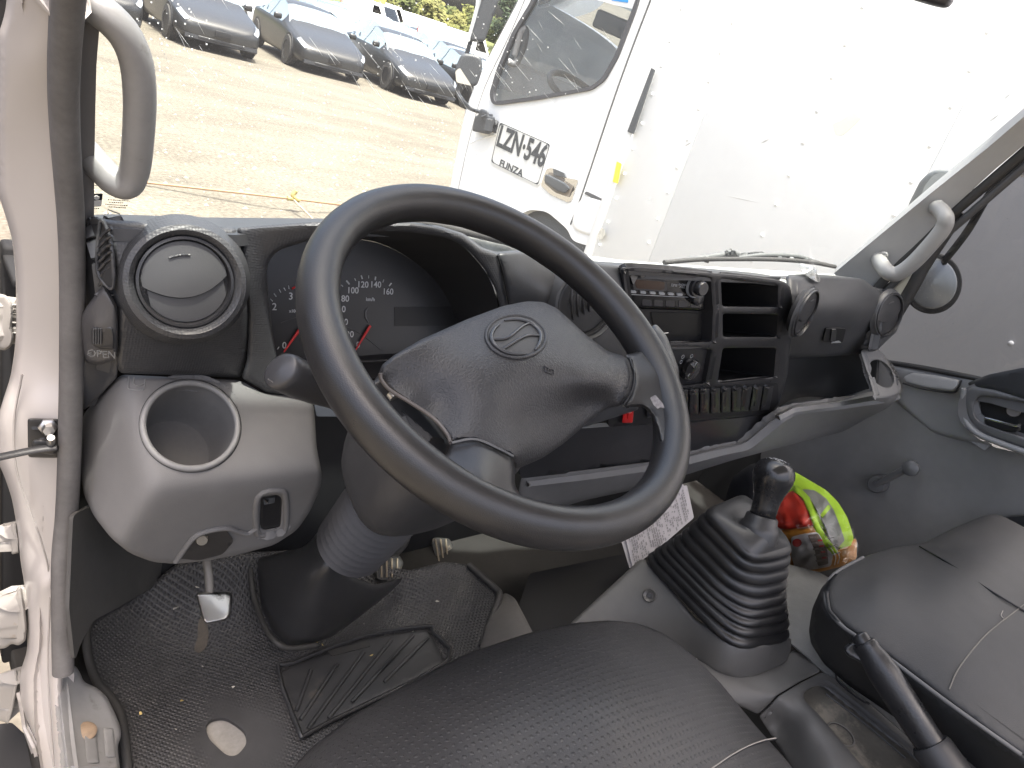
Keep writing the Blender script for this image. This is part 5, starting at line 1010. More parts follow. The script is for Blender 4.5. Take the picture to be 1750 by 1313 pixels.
lathe('bellows', pr, W0 + ax_ * .285 + np.array([.004, 0, 0]), ax_, mat('bellows rubber', (.020, .019, .020), .55), scn, 40, 25)
lathe('tilt_lock', [(0, .02), (.012, .02), (.013, 0)], P(632, 862, 'y', .02 + .09), (-.3, -.9, .1), METAL, scn, 16, sx=1.4)
skin('column_foot', [(436, 955), (520, 935), (552, 900), (575, 905), (600, 985), (640, 1000), (692, 985), (668, 1012), (610, 1058), (565, 1090), (532, 1100), (492, 1104), (466, 1082), (446, 1035)], [(440, 960, 'y', .40), (495, 1095, 'y', .27), (530, 1020, 'y', .245), (570, 960, 'y', .235), (600, 1050, 'y', .25), (680, 995, 'y', .30), (460, 1040, 'y', .33), (560, 905, 'y', .30)], mat('scuffed foot cover', (.030, .030, .031), .38, var=(7, .3), wear=((.09, .08, .07), 18, .70)), scn, .01, 10, edge=(12, .02), step=8)
tube('foot_seal', [P(u, v, 'y', y) for u, v, y in ((425, 950, .42), (434, 1020, .36), (452, 1070, .30), (472, 1098, .262), (496, 1108, .25), (540, 1103, .25))], .005, RUBBER, scn, 8)
# stalk
s0, s1 = P(478, 632, 'y', .095), P(612, 700, 'y', .13); sa = s0 - s1; L_ = np.linalg.norm(sa); sa /= L_
stk = thing('indicator_stalk', 'thick black indicator stalk sticking out left of the steering wheel', 'stalk', s1)
lathe('stalk_arm', [(.0, .0), (.010, .0), (.011, L_ * .35), (.0145, L_ * .55), (.0165, L_ * .8), (.0165, L_ * .93), (.0155, L_ * .985), (.013, L_), (0, L_ + .001)], s1, sa, mat('stalk plastic', (.038, .038, .041), .35, bump=('fine', 500, .1)), stk, 32, 50, sx=1.25)
tube('stalk_mark', [P(530, 648, 'y', .088), P(537, 651, 'y', .089)], .0010, WHITEINK, stk, 5, n=1)
tube('stalk_groove', [P(458, 648, 'y', .092), P(490, 668, 'y', .092), P(530, 685, 'y', .10)], .0007, GREYD, stk, 5)

# ================================================================ PEDALS AND FLOOR
PM = mat('rubber pedal pad', (.03, .029, .028), .5, wear=((.2, .17, .13), 30, .58))
cp = thing('clutch_pedal', 'worn bare steel clutch pedal below the grey cup holder panel', 'pedal', P(365, 1040, 'y', .26))
skin('pad', [(334, 1014), (345, 1012), (392, 1011), (398, 1018), (395, 1050), (388, 1060), (372, 1064), (354, 1068), (347, 1062)], [(334, 1014, 'y', .30), (398, 1015, 'y', .30), (350, 1066, 'y', .262), (390, 1060, 'y', .262), (365, 1035, 'y', .283)], mat('polished pedal steel', (.55, .54, .53), .30, metal=1, wear=((.05, .045, .04), 16, .60)), cp, .006, 6, edge=(5, .006), step=4)
tube('arm', [P(358, 1016, 'y', .305), P(357, 990, 'y', .32), P(353, 955, 'y', .335), P(348, 900, 'y', .33)], .006, mat('pedal arm', (.16, .15, .135), .5), cp, 8)
ap = thing('accelerator_pedal', 'long ribbed accelerator pedal in the dark footwell, rightmost of the pedals', 'pedal', P(755, 950, 'y', .42))
apc = [(742, 918, 'y', .46), (772, 918, 'y', .46), (750, 980, 'y', .40), (770, 975, 'y', .40)]
skin('pad', [(737, 922), (744, 917), (768, 920), (776, 935), (774, 965), (762, 981), (752, 978), (745, 955)], apc, PM, ap, .012, 6, edge=(4, .006), step=4)
for du in (0, 9, 18): tube('rib', [P(744 + du, 922, 'y', .455), P(752 + du * .8, 970, 'y', .403)], .002, mat('tan worn rubber', (.17, .14, .10), .7), ap, 6)
tube('arm', [P(755, 920, 'y', .47), P(735, 890, 'y', .52)], .007, BLACK, ap, 8)
bp = thing('brake_pedal', 'square ribbed brake pedal half hidden behind the column bellows', 'pedal', P(658, 972, 'y', .36))
skin('pad', [(640, 960), (650, 950), (682, 948), (690, 962), (682, 985), (655, 995), (642, 990)], [(640, 955, 'y', .38), (690, 950, 'y', .38), (645, 992, 'y', .345), (682, 988, 'y', .345)], PM, bp, .012, 5, edge=(4, .006), step=4)
for i in range(4): tube('rib', [P(652 + i * 9, 955, 'y', .373), P(652 + i * 9, 987, 'y', .344)], .0018, mat('tan worn rubber', (.17, .14, .10)), bp, 6)
tube('arm', [P(668, 952, 'y', .39), P(690, 930, 'y', .43), P(700, 900, 'y', .46)], .008, BLACK, bp, 8)

fm = thing('floor_mat', 'dirty black rubber mat with small square pits covering the driver footwell', 'floor mat', P(450, 1150, 'z', .95))
mz = [(150, 1100, 'z', .985), (180, 1180, 'z', .965), (215, 1300, 'z', .955), (300, 1100, 'z', .955), (450, 1200, 'z', .95), (260, 985, 'z', 1.02), (350, 970, 'z', 1.04), (420, 960, 'z', 1.05), (600, 1120, 'z', .95), (780, 1080, 'z', .955), (640, 1020, 'z', .965), (800, 985, 'z', 1.0), (720, 990, 'z', 1.0), (845, 1015, 'z', 1.005), (830, 1080, 'z', .985), (330, 1040, 'z', .985), (230, 1080, 'z', .965), (520, 1060, 'z', .955)]
fmz = tps(mz)
def mq(u, v, o=0.): return CAM + raysv(np.array([float(u)]), np.array([float(v)]))[0] / fmz(np.array([u]), np.array([v]))[0] + np.array([0, 0, o])
def wear_mask():            # pits rubbed away round the driver's heel
    N = MATM.node_tree.nodes; L = MATM.node_tree.links; co = N.new('ShaderNodeTexCoord').outputs['Object']; bn = [n for n in N if n.type == 'BUMP'][0]
    d = N.new('ShaderNodeVectorMath'); d.operation = 'DISTANCE'; L.new(co, d.inputs[0]); d.inputs[1].default_value = mq(410, 1262)
    nz_ = N.new('ShaderNodeTexNoise'); nz_.inputs['Scale'].default_value = 22; nz_.inputs['Detail'].default_value = 5; L.new(co, nz_.inputs['Vector'])
    a_ = N.new('ShaderNodeMath'); a_.operation = 'MULTIPLY_ADD'; L.new(nz_.outputs['Fac'], a_.inputs[0]); a_.inputs[1].default_value = .10; L.new(d.outputs['Value'], a_.inputs[2])
    r_ = N.new('ShaderNodeMapRange'); r_.inputs['From Min'].default_value = .095; r_.inputs['From Max'].default_value = .15; r_.inputs['To Min'].default_value = .03; r_.inputs['To Max'].default_value = 1; L.new(a_.outputs[0], r_.inputs['Value']); L.new(r_.outputs[0], bn.inputs['Strength'])
wear_mask()
wear_h = [(350, 1240), (362, 1228), (385, 1226), (405, 1238), (421, 1252), (422, 1272), (405, 1292), (388, 1292), (372, 1278), (356, 1262)]
mo = [(146, 1100), (152, 1068), (175, 1045), (215, 1025), (255, 1000), (300, 965), (400, 945), (520, 940), (700, 975), (760, 960), (800, 965), (843, 1005), (852, 1020), (838, 1060), (822, 1110), (780, 1180), (650, 1290), (560, 1340), (222, 1340), (208, 1250), (200, 1215), (182, 1188), (165, 1172), (152, 1140)]
skin('mat_sheet', mo, fmz, MATM, fm, .006, 8, holes=[wear_h], edge=(8, .006), step=10, hrnd=10)
skin('worn_through_patch', ell(386, 1258, 44, 42), fmz, mat('bare floor patch', (.27, .255, .235), .95, var=(26, .25)), fm, .003, 3, off=.009)
tube('mat_border', [mq(u, v, .004) for u, v in ((250, 1002), (215, 1028), (170, 1052), (150, 1075), (148, 1105), (155, 1142), (168, 1172), (185, 1190), (203, 1218), (211, 1250), (220, 1330))], .006, RUBBER, fm, 8)
tube('mat_border', [mq(u, v, .004) for u, v in ((800, 968), (845, 1008), (852, 1022), (838, 1062), (822, 1108))], .006, RUBBER, fm, 8)
hpd = [(474, 1150), (500, 1138), (620, 1092), (728, 1075), (738, 1085), (762, 1135), (560, 1240), (520, 1262), (510, 1255)]
heel = skin('heel_pad', hpd, fmz, MATS_, fm, .004, 8, off=-.005, edge=(6, .004), step=9)
tube('pad_border', [mq(u, v, .007) for u, v in hpd], .0035, MATS_, heel, 6, True, 3)
for (a_, b_, c_, d_) in ((505, 1220, 530, 1150), (512, 1235, 575, 1140), (525, 1250, 620, 1120), (560, 1232, 668, 1098), (600, 1205, 705, 1090), (655, 1170, 730, 1095)):
    tube('heel_rib', [mq(a_, b_, .006), mq((a_ + c_) / 2, (b_ + d_) / 2, .007), mq(c_, d_, .006)], .0030, MATS_, heel, 6, n=3)
skin('brand_plate', [(560, 1112), (630, 1096), (634, 1104), (566, 1121)], fmz, RUBBER, heel, .002, 3, off=-.007, flat=True)
for (u, v, r) in ((345, 1085, 16), (420, 1030, 0), (640, 1210, 0)):
    if r: skin('dried_mud', [(345, 1048), (352, 1058), (357, 1084), (353, 1106), (340, 1118), (331, 1111), (338, 1090), (338, 1068)], fmz, mat('dried mud', (.085, .072, .058), .95, var=(60, .4)), fm, .0006, 6, off=-.0012)
rr = random.Random(4)
for i, (u, v) in enumerate(((540, 1103), (548, 1106), (634, 1124), (310, 1201), (240, 1224), (299, 1041), (346, 1142), (398, 1178), (621, 1070), (705, 1083), (746, 1032), (338, 1008), (300, 1340 - 90))):
    c_ = mq(u, v, .004); r = [.006, .004, .004, .003, .003, .005, .0025, .0025, .002, .002, .004, .004, .002][i]
    V = [c_ + np.array([rr.uniform(-1, 1), rr.uniform(-1, 1), rr.uniform(-.2, .8)]) * r for _ in range(6)]
    bm = bmesh.new(); [bm.verts.new(p) for p in V]; bmesh.ops.convex_hull(bm, input=bm.verts); me = bpy.data.meshes.new('crumb'); bm.to_mesh(me); bm.free(); me.materials.append(mat('yellow crumb', (.50, .38, .14), .8) if i < 5 else mat('grey crumb', (.35, .33, .29), .9))
    o = link('crumb', me); tag(o, ['curled yellow leaf scrap on the mat beside the heel pad', 'small yellow scrap touching the leaf scrap on the mat', 'pale crumb on the ribbed heel pad', 'bright yellow crumb on the mat above the bare patch', 'yellow crumb on the mat close to the sill plate', 'grey lump of mud on the mat left of the clutch pedal', 'tiny grey crumb in the mud below the clutch pedal', 'tiny grey crumb on the mat above the bare patch', 'tiny grey crumb on the mat right of the column foot', 'tiny grey crumb at the top edge of the heel pad', 'grey crumb on the shiny mat rise near the accelerator', 'grey crumb at the mat top beside the clutch pedal', 'tiny grey crumb left of the bare mat patch'][i], 'crumb', 'crumbs on the floor mat')
# papers in the footwell
pa = thing('paper_sheets', 'creased printed paper sheets leaning in the footwell behind the gear lever boot', 'papers', P(1120, 900, 'x', .27))
pcx = [(1068, 912, 'x', .20), (1165, 828, 'x', .38), (1185, 885, 'x', .36), (1080, 968, 'x', .19), (1125, 895, 'x', .285)]
PAP = mat('white paper', (.34, .325, .345), .8, var=(20, .06))
sh = skin('sheet', [(1067, 912), (1150, 836), (1174, 829), (1186, 885), (1140, 925), (1081, 970)], pcx, PAP, pa, .0008, 3, step=9)
skin('sheet', [(1060, 918), (1150, 830), (1168, 827), (1180, 884), (1130, 930), (1076, 972)], pcx, PAP, pa, .0008, 3, step=9, off=.006)
rr = random.Random(6); fpc = tps(pcx); V = []; Fc = []
for r_ in range(30):
    A = np.array([1072 + 96 * (r_ / 30.), 912 - 80 * (r_ / 30.)]); D = np.array([14., 56.]); t0 = .06
    if r_ % 9 == 8: continue
    while t0 < .92:
        t1 = t0 + rr.uniform(.02, .10) * (2.2 if 9 < r_ < 15 else 1)
        if rr.random() < .72:
            for q in (A + D * t0, A + D * t0 + [2.0, -1.7], A + D * t1 + [2.0, -1.7], A + D * t1): V.append(CAM + raysv(np.array([q[0]]), np.array([q[1]]))[0] * (1 / fpc(np.array([q[0]]), np.array([q[1]]))[0] - .0015))
            Fc.append(tuple(len(V) - 4 + k_ for k_ in range(4)))
        t0 = t1 + .025
link('print_lines', mesh('print_lines', V, Fc, mat('grey print', (.20, .192, .205), .8), False), sh)
# ================================================================ GEAR LEVER AND CONSOLE
co_ = thing('centre_console', 'grey plastic console between the seats with a dirty coin tray', 'console', P(1300, 1180, 'z', 1.13))
ped = [(972, 1068), (1096, 954), (1108, 960), (1190, 1060), (1262, 1100), (1352, 1088), (1352, 1112), (1340, 1138), (1292, 1160), (1262, 1162), (1224, 1150), (1180, 1130), (1100, 1130), (1000, 1120)]
ped_c = [(975, 1065, 'z', 1.06), (1096, 956, 'z', 1.17), (1110, 1020, 'z', 1.14), (1235, 1100, 'z', 1.17), (1314, 1112, 'z', 1.17), (1350, 1093, 'z', 1.17), (1224, 1149, 'z', 1.125), (1289, 1158, 'z', 1.125), (1345, 1120, 'z', 1.14), (1100, 1130, 'z', 1.05), (1180, 1110, 'z', 1.12)]
CON = mat('grey console plastic', (.088, .087, .085), .48, var=(6, .12), bump=('grain', 420, .2), wear=((.12, .105, .085), 9, .63))
skin('boot_pedestal', ped, ped_c, CON, co_, .012, 8, edge=(7, .008), step=8)
sc = lathe('pedestal_screw', [(0, -.004), (.005, -.004), (.0058, -.001), (.009, .0005), (.0105, .0016), (.012, .0002), (.012, -.003)], P(1110, 1018, 'z', 1.143), facing(1110, 1018, .6, (-1, 0, .5)), mat('screw recess', (.075, .073, .07), .4), co_, 24)
lathe('screw_head', [(0, .001), (.004, .001), (.0045, -.001)], P(1110, 1018, 'z', 1.143), facing(1110, 1018, .6, (-1, 0, .5)), BLACK, sc, 6)
cz = [(1224, 1149, 'z', 1.125), (1295, 1222, 'z', 1.09), (1327, 1190, 'z', 1.127), (1403, 1148, 'z', 1.128), (1345, 1130, 'z', 1.128), (1450, 1180, 'z', 1.127), (1600, 1330, 'z', 1.127), (1420, 1330, 'z', 1.125), (1340, 1310, 'z', 1.06), (1380, 1240, 'z', 1.127), (1330, 1235, 'z', 1.085)]
skin('console_front', [(1180, 1120), (1224, 1146), (1289, 1154), (1336, 1134), (1356, 1110), (1380, 1125), (1403, 1147), (1365, 1166), (1327, 1189), (1312, 1206), (1295, 1221), (1250, 1200), (1190, 1160)], cz, CON, co_, .01, 6, edge=(4, .003), step=8)
tray = [(1372, 1186), (1384, 1176), (1402, 1170), (1416, 1174), (1560, 1290), (1600, 1340), (1500, 1340), (1400, 1222), (1374, 1196)]
skin('console_rear', [(1297, 1224), (1314, 1208), (1329, 1191), (1367, 1168), (1405, 1149), (1440, 1168), (1500, 1215), (1580, 1285), (1640, 1345), (1370, 1345), (1340, 1290)], cz, CON, co_, .01, 5, holes=[tray], edge=(4, .003), hedge=(8, .006), step=8)
skin('coin_tray', [(1364, 1186), (1384, 1168), (1416, 1166), (1580, 1290), (1630, 1350), (1490, 1350), (1390, 1222)], [(1372, 1186, 'z', 1.105), (1416, 1174, 'z', 1.105), (1500, 1330, 'z', 1.103), (1600, 1330, 'z', 1.103)], mat('dirty tray bottom', (.15, .14, .118), .7, var=(16, .25), wear=((.30, .27, .22), 13, .52), bump=('fine', 160, .4)), co_, .004, 6, step=10)
cw = lathe_open('coin_recess', [(.021, .0), (.019, -.002), (.018, -.010), (.010, -.011), (.0, -.011)], P(1437, 1255, 'z', 1.1055), (0, 0, 1), mat('grubby recess', (.05, .045, .04), .8, var=(200, .5)), co_, 28)
lathe_open('recess_ring', [(.0225, 0), (.0215, .0015), (.020, .0008)], P(1437, 1255, 'z', 1.1055), (0, 0, 1), mat('worn ring', (.22, .21, .19), .5), co_, 28)
tube('tray_ridge', [P(u, v, 'z', 1.107) for u, v in ((1412, 1186), (1480, 1238), (1548, 1296))], .0018, CON, co_, 6)
tube('cover_slot', [P(u, v, 'z', 1.1335) for u, v in ((1428, 1150), (1432, 1164), (1455, 1185), (1480, 1202))], .0016, PIT, co_, 6)
lathe('slot_hole', [(0, .001), (.003, .001), (.004, 0)], P(1483, 1202, 'z', 1.134), (0, 0, 1), PIT, co_, 10)
gl = thing('gear_lever', 'black gear lever with a round knob on a large ribbed rubber boot', 'gear lever', P(1240, 1000, 'z', 1.17))
FLp, RLp, RRp = P(1097, 955, 'z', 1.172), P(1248, 1112, 'z', 1.172), P(1354, 1092, 'z', 1.172); FRp = FLp + (RRp - RLp) * 1.0
tFL, tBK, tRR, tRL = P(1208, 872, 'z', 1.345), P(1272, 843, 'z', 1.345), P(1358, 934, 'z', 1.325), P(1287, 955, 'z', 1.325)
def rrect(c, k=.32, n=48):
    return np.array(resample_n(roundpoly(c, np.linalg.norm(np.asarray(c[0]) - c[1]) * k, n=6), n))
def resample_n(pts, n):
    pts = np.array(pts + [pts[0]]); d = np.r_[0, np.cumsum(np.linalg.norm(np.diff(pts, axis=0), axis=1))]; t = np.linspace(0, d[-1], n, endpoint=False)
    return np.stack([np.interp(t, d, pts[:, i]) for i in range(3)], 1)
B0 = rrect([FLp, RLp, RRp, FRp], .20); T0 = rrect([tFL, tRL, tRR, tBK], .24); B0 = B0.mean(0) + (B0 - B0.mean(0)) * 1.03
rows = []; nr = 9
for i in range(nr * 6 + 1):
    t = i / (nr * 6); ph = (t * nr) % 1.0; q = 1.0 + .095 * (abs(math.sin(math.pi * ph)) ** .55) * (1.05 - .35 * t) - .03
    tt = t ** 1.05; L0 = B0 * (1 - tt) + T0 * tt; c_ = L0.mean(0); sh_ = np.array([0, 0, .004 * math.sin(t * 9)])
    if .52 < t < .60: q -= .012
    rows.append(c_ + (L0 - c_) * q + sh_)
BOOTM = mat('gear boot rubber', (.015, .015, .016), .36, var=(9, .2), bump=('fine', 500, .12), wear=((.15, .12, .09), 17, .69))
loft('boot', rows, BOOTM, gl, cu=True, ang=0)
ax0 = P(1300, 897, 'x', .12); T1 = rrect([tFL, tRL, tRR, tBK], .24); cc_ = T1.mean(0)
kb_low = P(1297, 903, 'z', 1.345); kb_top = P(1330, 785, 'x', kb_low[0] + .022); kax = kb_top - kb_low; kl = np.linalg.norm(kax); kax /= kl
col_ = np.array([kb_low + (np.array([math.cos(a_), math.sin(a_), 0]) - kax * (kax[0] * math.cos(a_) + kax[1] * math.sin(a_))) * .030 for a_ in np.linspace(0, 2 * math.pi, 48, endpoint=False)])
# cap of the boot closes in to the collar; match the start angle of the collar ring to the outline
def bestroll(A, B): return min((np.roll(s_, k, 0) for s_ in (B, B[::-1]) for k in range(0, len(B), 2)), key=lambda C: ((A - C) ** 2).sum())
col_ = bestroll(T1, col_)
loft('boot_top', [T1 * .99 + cc_ * .01, T1 * .95 + cc_ * .05 + [0, 0, .004], T1 * .60 + col_ * .40 + [0, 0, .004], T1 * .2 + col_ * .8 + [0, 0, .0], col_, col_ + kax * .004], mat('boot top rubber', (.027, .027, .028), .42, var=(9, .15), bump=('fine', 500, .1)), gl, cu=True, ang=0)
lathe('collar', [(0, -.02), (.032, -.02), (.032, -.003), (.0295, .006), (.0265, .009), (.025, .019), (.022, .022), (.016, .022)], kb_low, kax, mat('collar rubber', (.025, .025, .026), .4), gl, 36)
kn = lathe('knob', [(r_ * 1.09, h_ * kl / .1425) for r_, h_ in [(.0185, .020), (.0185, .045), (.0195, .06), (.0225, .075), (.0265, .09), (.0292, .103), (.0296, .112), (.0280, .123), (.0235, .133), (.0150, .1395), (.006, .142), (0, .1425)]], kb_low, kax, mat('polished black knob', (.014, .014, .015), .26, var=(30, .2)), gl, 48, 0)
kx, ky, kz = frame(kax); kx = np.cross([0, 1, 0], kax); kx /= np.linalg.norm(kx); ky = np.cross(kax, kx)
def kp(a_, b_): 
    r_ = math.hypot(a_, b_); return kb_low + kx * a_ + ky * b_ + kax * (kl * 1.004 - r_ * r_ * 13)
SH = mat('shift pattern print', (.55, .55, .55), .5)
for pts in (((-.010, -.008), (-.010, .008)), ((0, -.008), (0, .008)), ((.010, -.008), (.010, .008)), ((-.010, 0), (.010, 0))): tube('shift_pattern', [kp(*p) for p in pts], .0006, SH, kn, 5, n=2)
for s_, a_, b_ in (('1', -.010, .0125), ('2', -.010, -.0125), ('3', 0, .0125), ('4', 0, -.0125), ('5', .010, .0125), ('R', .010, -.0125)): text('shift_number', s_, kp(a_, b_), kx, ky, .0062, SH, kn, .0002)

hb = thing('handbrake_lever', 'black handbrake lever with a push button, lying beside the passenger seat', 'handbrake', P(1600, 1300, 'z', 1.2))
h0, h1 = P(1474, 1095, 'z', 1.30), P(1628, 1330, 'z', 1.215); ha = h0 - h1; hl = np.linalg.norm(ha); ha /= hl
GRIP = mat('ridged grip plastic', (.022, .022, .023), .34, var=(30, .2), bump=('fine', 300, .3))
lathe('grip', [(0, 0), (.0245, 0), (.0245, hl * .18), (.0230, hl * .20), (.0215, hl * .24), (.0225, hl * .5), (.0230, hl * .75), (.0205, hl * .86), (.0175, hl * .92), (.0185, hl * .965), (.0165, hl * .985), (.011, hl * .99), (0, hl * .99)], h1, ha, GRIP, hb, 36, 40, sx=.8)
lathe('push_button', [(0, hl * .97), (.0115, hl * .97), (.0115, hl * 1.035), (.0095, hl * 1.05), (0, hl * 1.052)], h1, ha, mat('button plastic', (.02, .02, .021), .3), hb, 24)
skin('finger_hook', [(1440, 1108), (1452, 1098), (1472, 1096), (1490, 1110), (1480, 1140), (1462, 1128), (1448, 1122)], [(1440, 1110, PP(1440, 1110, h0, ray(1470, 1100))), (1490, 1110, PP(1490, 1110, h0 + ray(1470, 1100) * .01, ray(1470, 1100))), (1460, 1130, PP(1460, 1130, h0, ray(1470, 1100)))], GRIP, hb, .012, 6, edge=(6, .010), step=5)
lathe('sleeve', [(0, -.25), (.036, -.25), (.033, -.10), (.0275, -.004), (.0250, .002), (0, .002)], h1 + ha * .045, ha, mat('lever sleeve', (.035, .035, .036), .45), hb, 32, 40, sx=.9)
# grey seat hinge cover behind the handbrake
hc = thing('seat_hinge_cover', 'small grey moulded cover between the handbrake and the passenger seat edge', 'cover', P(1660, 1300, 'z', 1.2))
skin('cover_shell', [(1618, 1275), (1640, 1272), (1662, 1286), (1680, 1296), (1715, 1308), (1745, 1330), (1650, 1345), (1630, 1310)], [(1618, 1275, 'z', 1.19), (1680, 1296, 'z', 1.185), (1745, 1330, 'z', 1.18), (1650, 1335, 'z', 1.205)], GREYH, hc, .02, 8, edge=(8, .012), step=6)

# ================================================================ SEATS
ds = thing('driver_seat', "driver's black leatherette seat cushion with small raised dots", 'seat', (-.35, -.3, 1.15))
ds_o = [(420, 1480), (500, 1312), (530, 1280), (598, 1226), (700, 1166), (800, 1116), (900, 1083), (980, 1065), (1040, 1060), (1090, 1065), (1135, 1083), (1180, 1116), (1230, 1166), (1295, 1245), (1345, 1300), (1375, 1340), (1470, 1480)]
ds_c = [(500, 1312, 'z', 1.255), (700, 1166, 'z', 1.265), (1000, 1063, 'z', 1.27), (1135, 1085, 'z', 1.25), (1295, 1245, 'z', 1.235), (1360, 1320, 'z', 1.235), (600, 1330, 'z', 1.315), (800, 1230, 'z', 1.328), (1000, 1130, 'z', 1.31), (1060, 1200, 'z', 1.328), (1160, 1170, 'z', 1.292), (1230, 1260, 'z', 1.285), (900, 1310, 'z', 1.335), (1150, 1310, 'z', 1.312), (1290, 1325, 'z', 1.27)]
fds = tps(ds_c)
skin('cushion', ds_o, fds, LEATHER, ds, .03, 14, edge=(34, .03), step=11, smooth_ang=0)
def dq(u, v, o=0.): return CAM + raysv(np.array([float(u)]), np.array([float(v)]))[0] * (1 / fds(np.array([u]), np.array([v]))[0] + o)
stp = [dq(u, v, -.0008) for u, v in ((1170, 1340), (1210, 1318), (1250, 1291), (1280, 1275), (1305, 1266), (1326, 1262))]
sp_l = spline(stp, 14)
parts = [tubedata([sp_l[i], sp_l[i + 1] * .6 + sp_l[i] * .4 + np.array([0, 0, .0006]), sp_l[i + 1]], .0009, 5) for i in range(0, len(sp_l) - 1)]
joinmesh('seat_stitching', parts, THREAD, ds)
tube('seat_seam', [p - np.array([0, 0, .0008]) for p in stp], .0016, PIT, ds, 6)
box('seat_base', (-.37, -.34, 1.09), (.46, .42, .28), DARKIN, ds, bev=.03)
ps = thing('passenger_seat', 'wide black leatherette passenger seat cushion with pale stitching and piping', 'seat', (.6, -.35, 1.15))
top_c = [(1420, 985, 'z', 1.285), (1470, 956, 'z', 1.275), (1410, 1030, 'z', 1.285), (1440, 1070, 'z', 1.29), (1540, 1140, 'z', 1.295), (1740, 1288, 'z', 1.30), (1500, 1000, 'z', 1.315), (1570, 933, 'z', 1.275), (1620, 1000, 'z', 1.325), (1740, 1120, 'z', 1.33), (1640, 1150, 'z', 1.318), (1690, 882, 'z', 1.33), (1760, 920, 'z', 1.345), (1750, 1010, 'z', 1.325), (1600, 940, 'z', 1.293), (1640, 905, 'z', 1.305)]
fpt = tps(top_c)
skin('cushion_top', [(1407, 1010), (1420, 985), (1445, 968), (1475, 952), (1530, 935), (1565, 931), (1584, 926), (1622, 906), (1660, 890), (1685, 880), (1710, 880), (1880, 970), (1880, 1410), (1740, 1288), (1620, 1200), (1500, 1110), (1440, 1070), (1412, 1040)], fpt, LEATHS, ps, .02, 12, edge=(14, .014), step=11, smooth_ang=0)
side_c = [(1407, 1010, 'z', 1.285), (1412, 1040, 'z', 1.285), (1440, 1072, 'z', 1.288), (1500, 1112, 'z', 1.291), (1740, 1291, 'z', 1.298), (1384, 1085, 'z', 1.17), (1400, 1120, 'z', 1.165), (1450, 1160, 'z', 1.16), (1650, 1330, 'z', 1.15), (1392, 1040, 'z', 1.225)]
skin('cushion_side', [(1430, 978), (1404, 1004), (1388, 1040), (1382, 1078), (1386, 1100), (1408, 1135), (1450, 1172), (1500, 1206), (1580, 1262), (1660, 1340), (1800, 1340), (1745, 1294), (1620, 1206), (1500, 1115), (1441, 1073), (1415, 1043), (1411, 1012), (1420, 990)], side_c, LEATHS, ps, .004, 6, step=9, off=.004, smooth_ang=0)
def pq(u, v, o=0.): return CAM + raysv(np.array([float(u)]), np.array([float(v)]))[0] * (1 / fpt(np.array([u]), np.array([v]))[0] + o)
pip = [(1475, 953), (1446, 968), (1422, 985), (1411, 1010), (1414, 1038), (1440, 1071), (1500, 1111), (1620, 1201), (1745, 1290)]
tube('piping', [pq(u, v, .004) for u, v in pip], .0030, mat('worn piping', (.10, .10, .10), .5), ps, 8)
for st_, nm in (([(1622, 1178), (1640, 1140), (1680, 1090), (1712, 1062), (1716, 1056)], 'seat_stitching'), ([(1713, 1062), (1735, 1045), (1765, 1022)], 'seat_stitching')):
    sp_l = spline([pq(u, v, -.001) for u, v in st_], 12)
    joinmesh(nm, [tubedata([sp_l[i], sp_l[i] * .4 + sp_l[i + 1] * .6 + np.array([0, 0, .001]), sp_l[i + 1]], .0009, 5) for i in range(len(sp_l) - 1)], mat('dull stitching', (.16, .15, .13), .8), ps)
tube('loose_thread', [pq(1716, 1058, -.001), pq(1711, 1052, -.006), pq(1714, 1044, -.004)], .0006, THREAD, ps, 5)
tube('seat_seam', [pq(u, v, -.0012) for u, v in ((1572, 934), (1620, 962), (1690, 1008), (1760, 1050))], .0018, mat('seam', (.012, .012, .013), .6), ps, 6)
box('seat_base', (.72, -.45, 1.035), (.46, .34, .17), DARKIN, ps, bev=.03)

# ================================================================ PASSENGER DOOR
pd = thing('passenger_door', 'closed grey passenger door with a tinted window, winder and inner handle', 'door', (.98, -.1, 1.3))
XD = .97
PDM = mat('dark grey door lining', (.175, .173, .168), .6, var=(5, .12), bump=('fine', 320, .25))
pdl = [(1330, 770, 'x', .99), (1440, 738, 'x', .985), (1535, 690, 'x', .975), (1650, 740, 'x', .97), (1760, 790, 'x', .96), (1470, 950, 'x', .99), (1600, 920, 'x', .985), (1740, 900, 'x', .975), (1560, 800, 'x', .985), (1330, 980, 'x', .995), (1640, 850, 'x', .985), (1700, 850, 'x', .975), (1100, 820, 'x', 1.0), (1100, 1000, 'x', 1.0)]
skin('door_lining', [(1300, 772), (1330, 764), (1440, 736), (1515, 692), (1536, 680), (1600, 690), (1650, 735), (1700, 765), (1790, 785), (1790, 940), (1700, 900), (1620, 925), (1560, 950), (1470, 975), (1380, 1000), (1300, 1000)], pdl, PDM, pd, .02, 8, step=10)
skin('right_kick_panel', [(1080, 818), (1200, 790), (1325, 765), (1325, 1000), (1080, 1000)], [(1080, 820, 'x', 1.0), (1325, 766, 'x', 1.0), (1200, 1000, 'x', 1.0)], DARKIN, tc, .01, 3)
skin('belt_panel', [(1505, 628), (1520, 622), (1560, 630), (1645, 642), (1690, 652), (1652, 680), (1650, 720), (1668, 742), (1700, 762), (1640, 752), (1590, 740), (1546, 700), (1528, 684), (1541, 664), (1528, 640)], [(1510, 630, 'x', .96), (1640, 645, 'x', .95), (1650, 720, 'x', .945), (1546, 700, 'x', .965), (1590, 738, 'x', .972), (1690, 762, 'x', .95)], mat('mid grey door panel', (.24, .24, .24), .5, var=(5, .1), bump=('fine', 320, .2)), pd, .02, 8, edge=(7, .012), step=8)
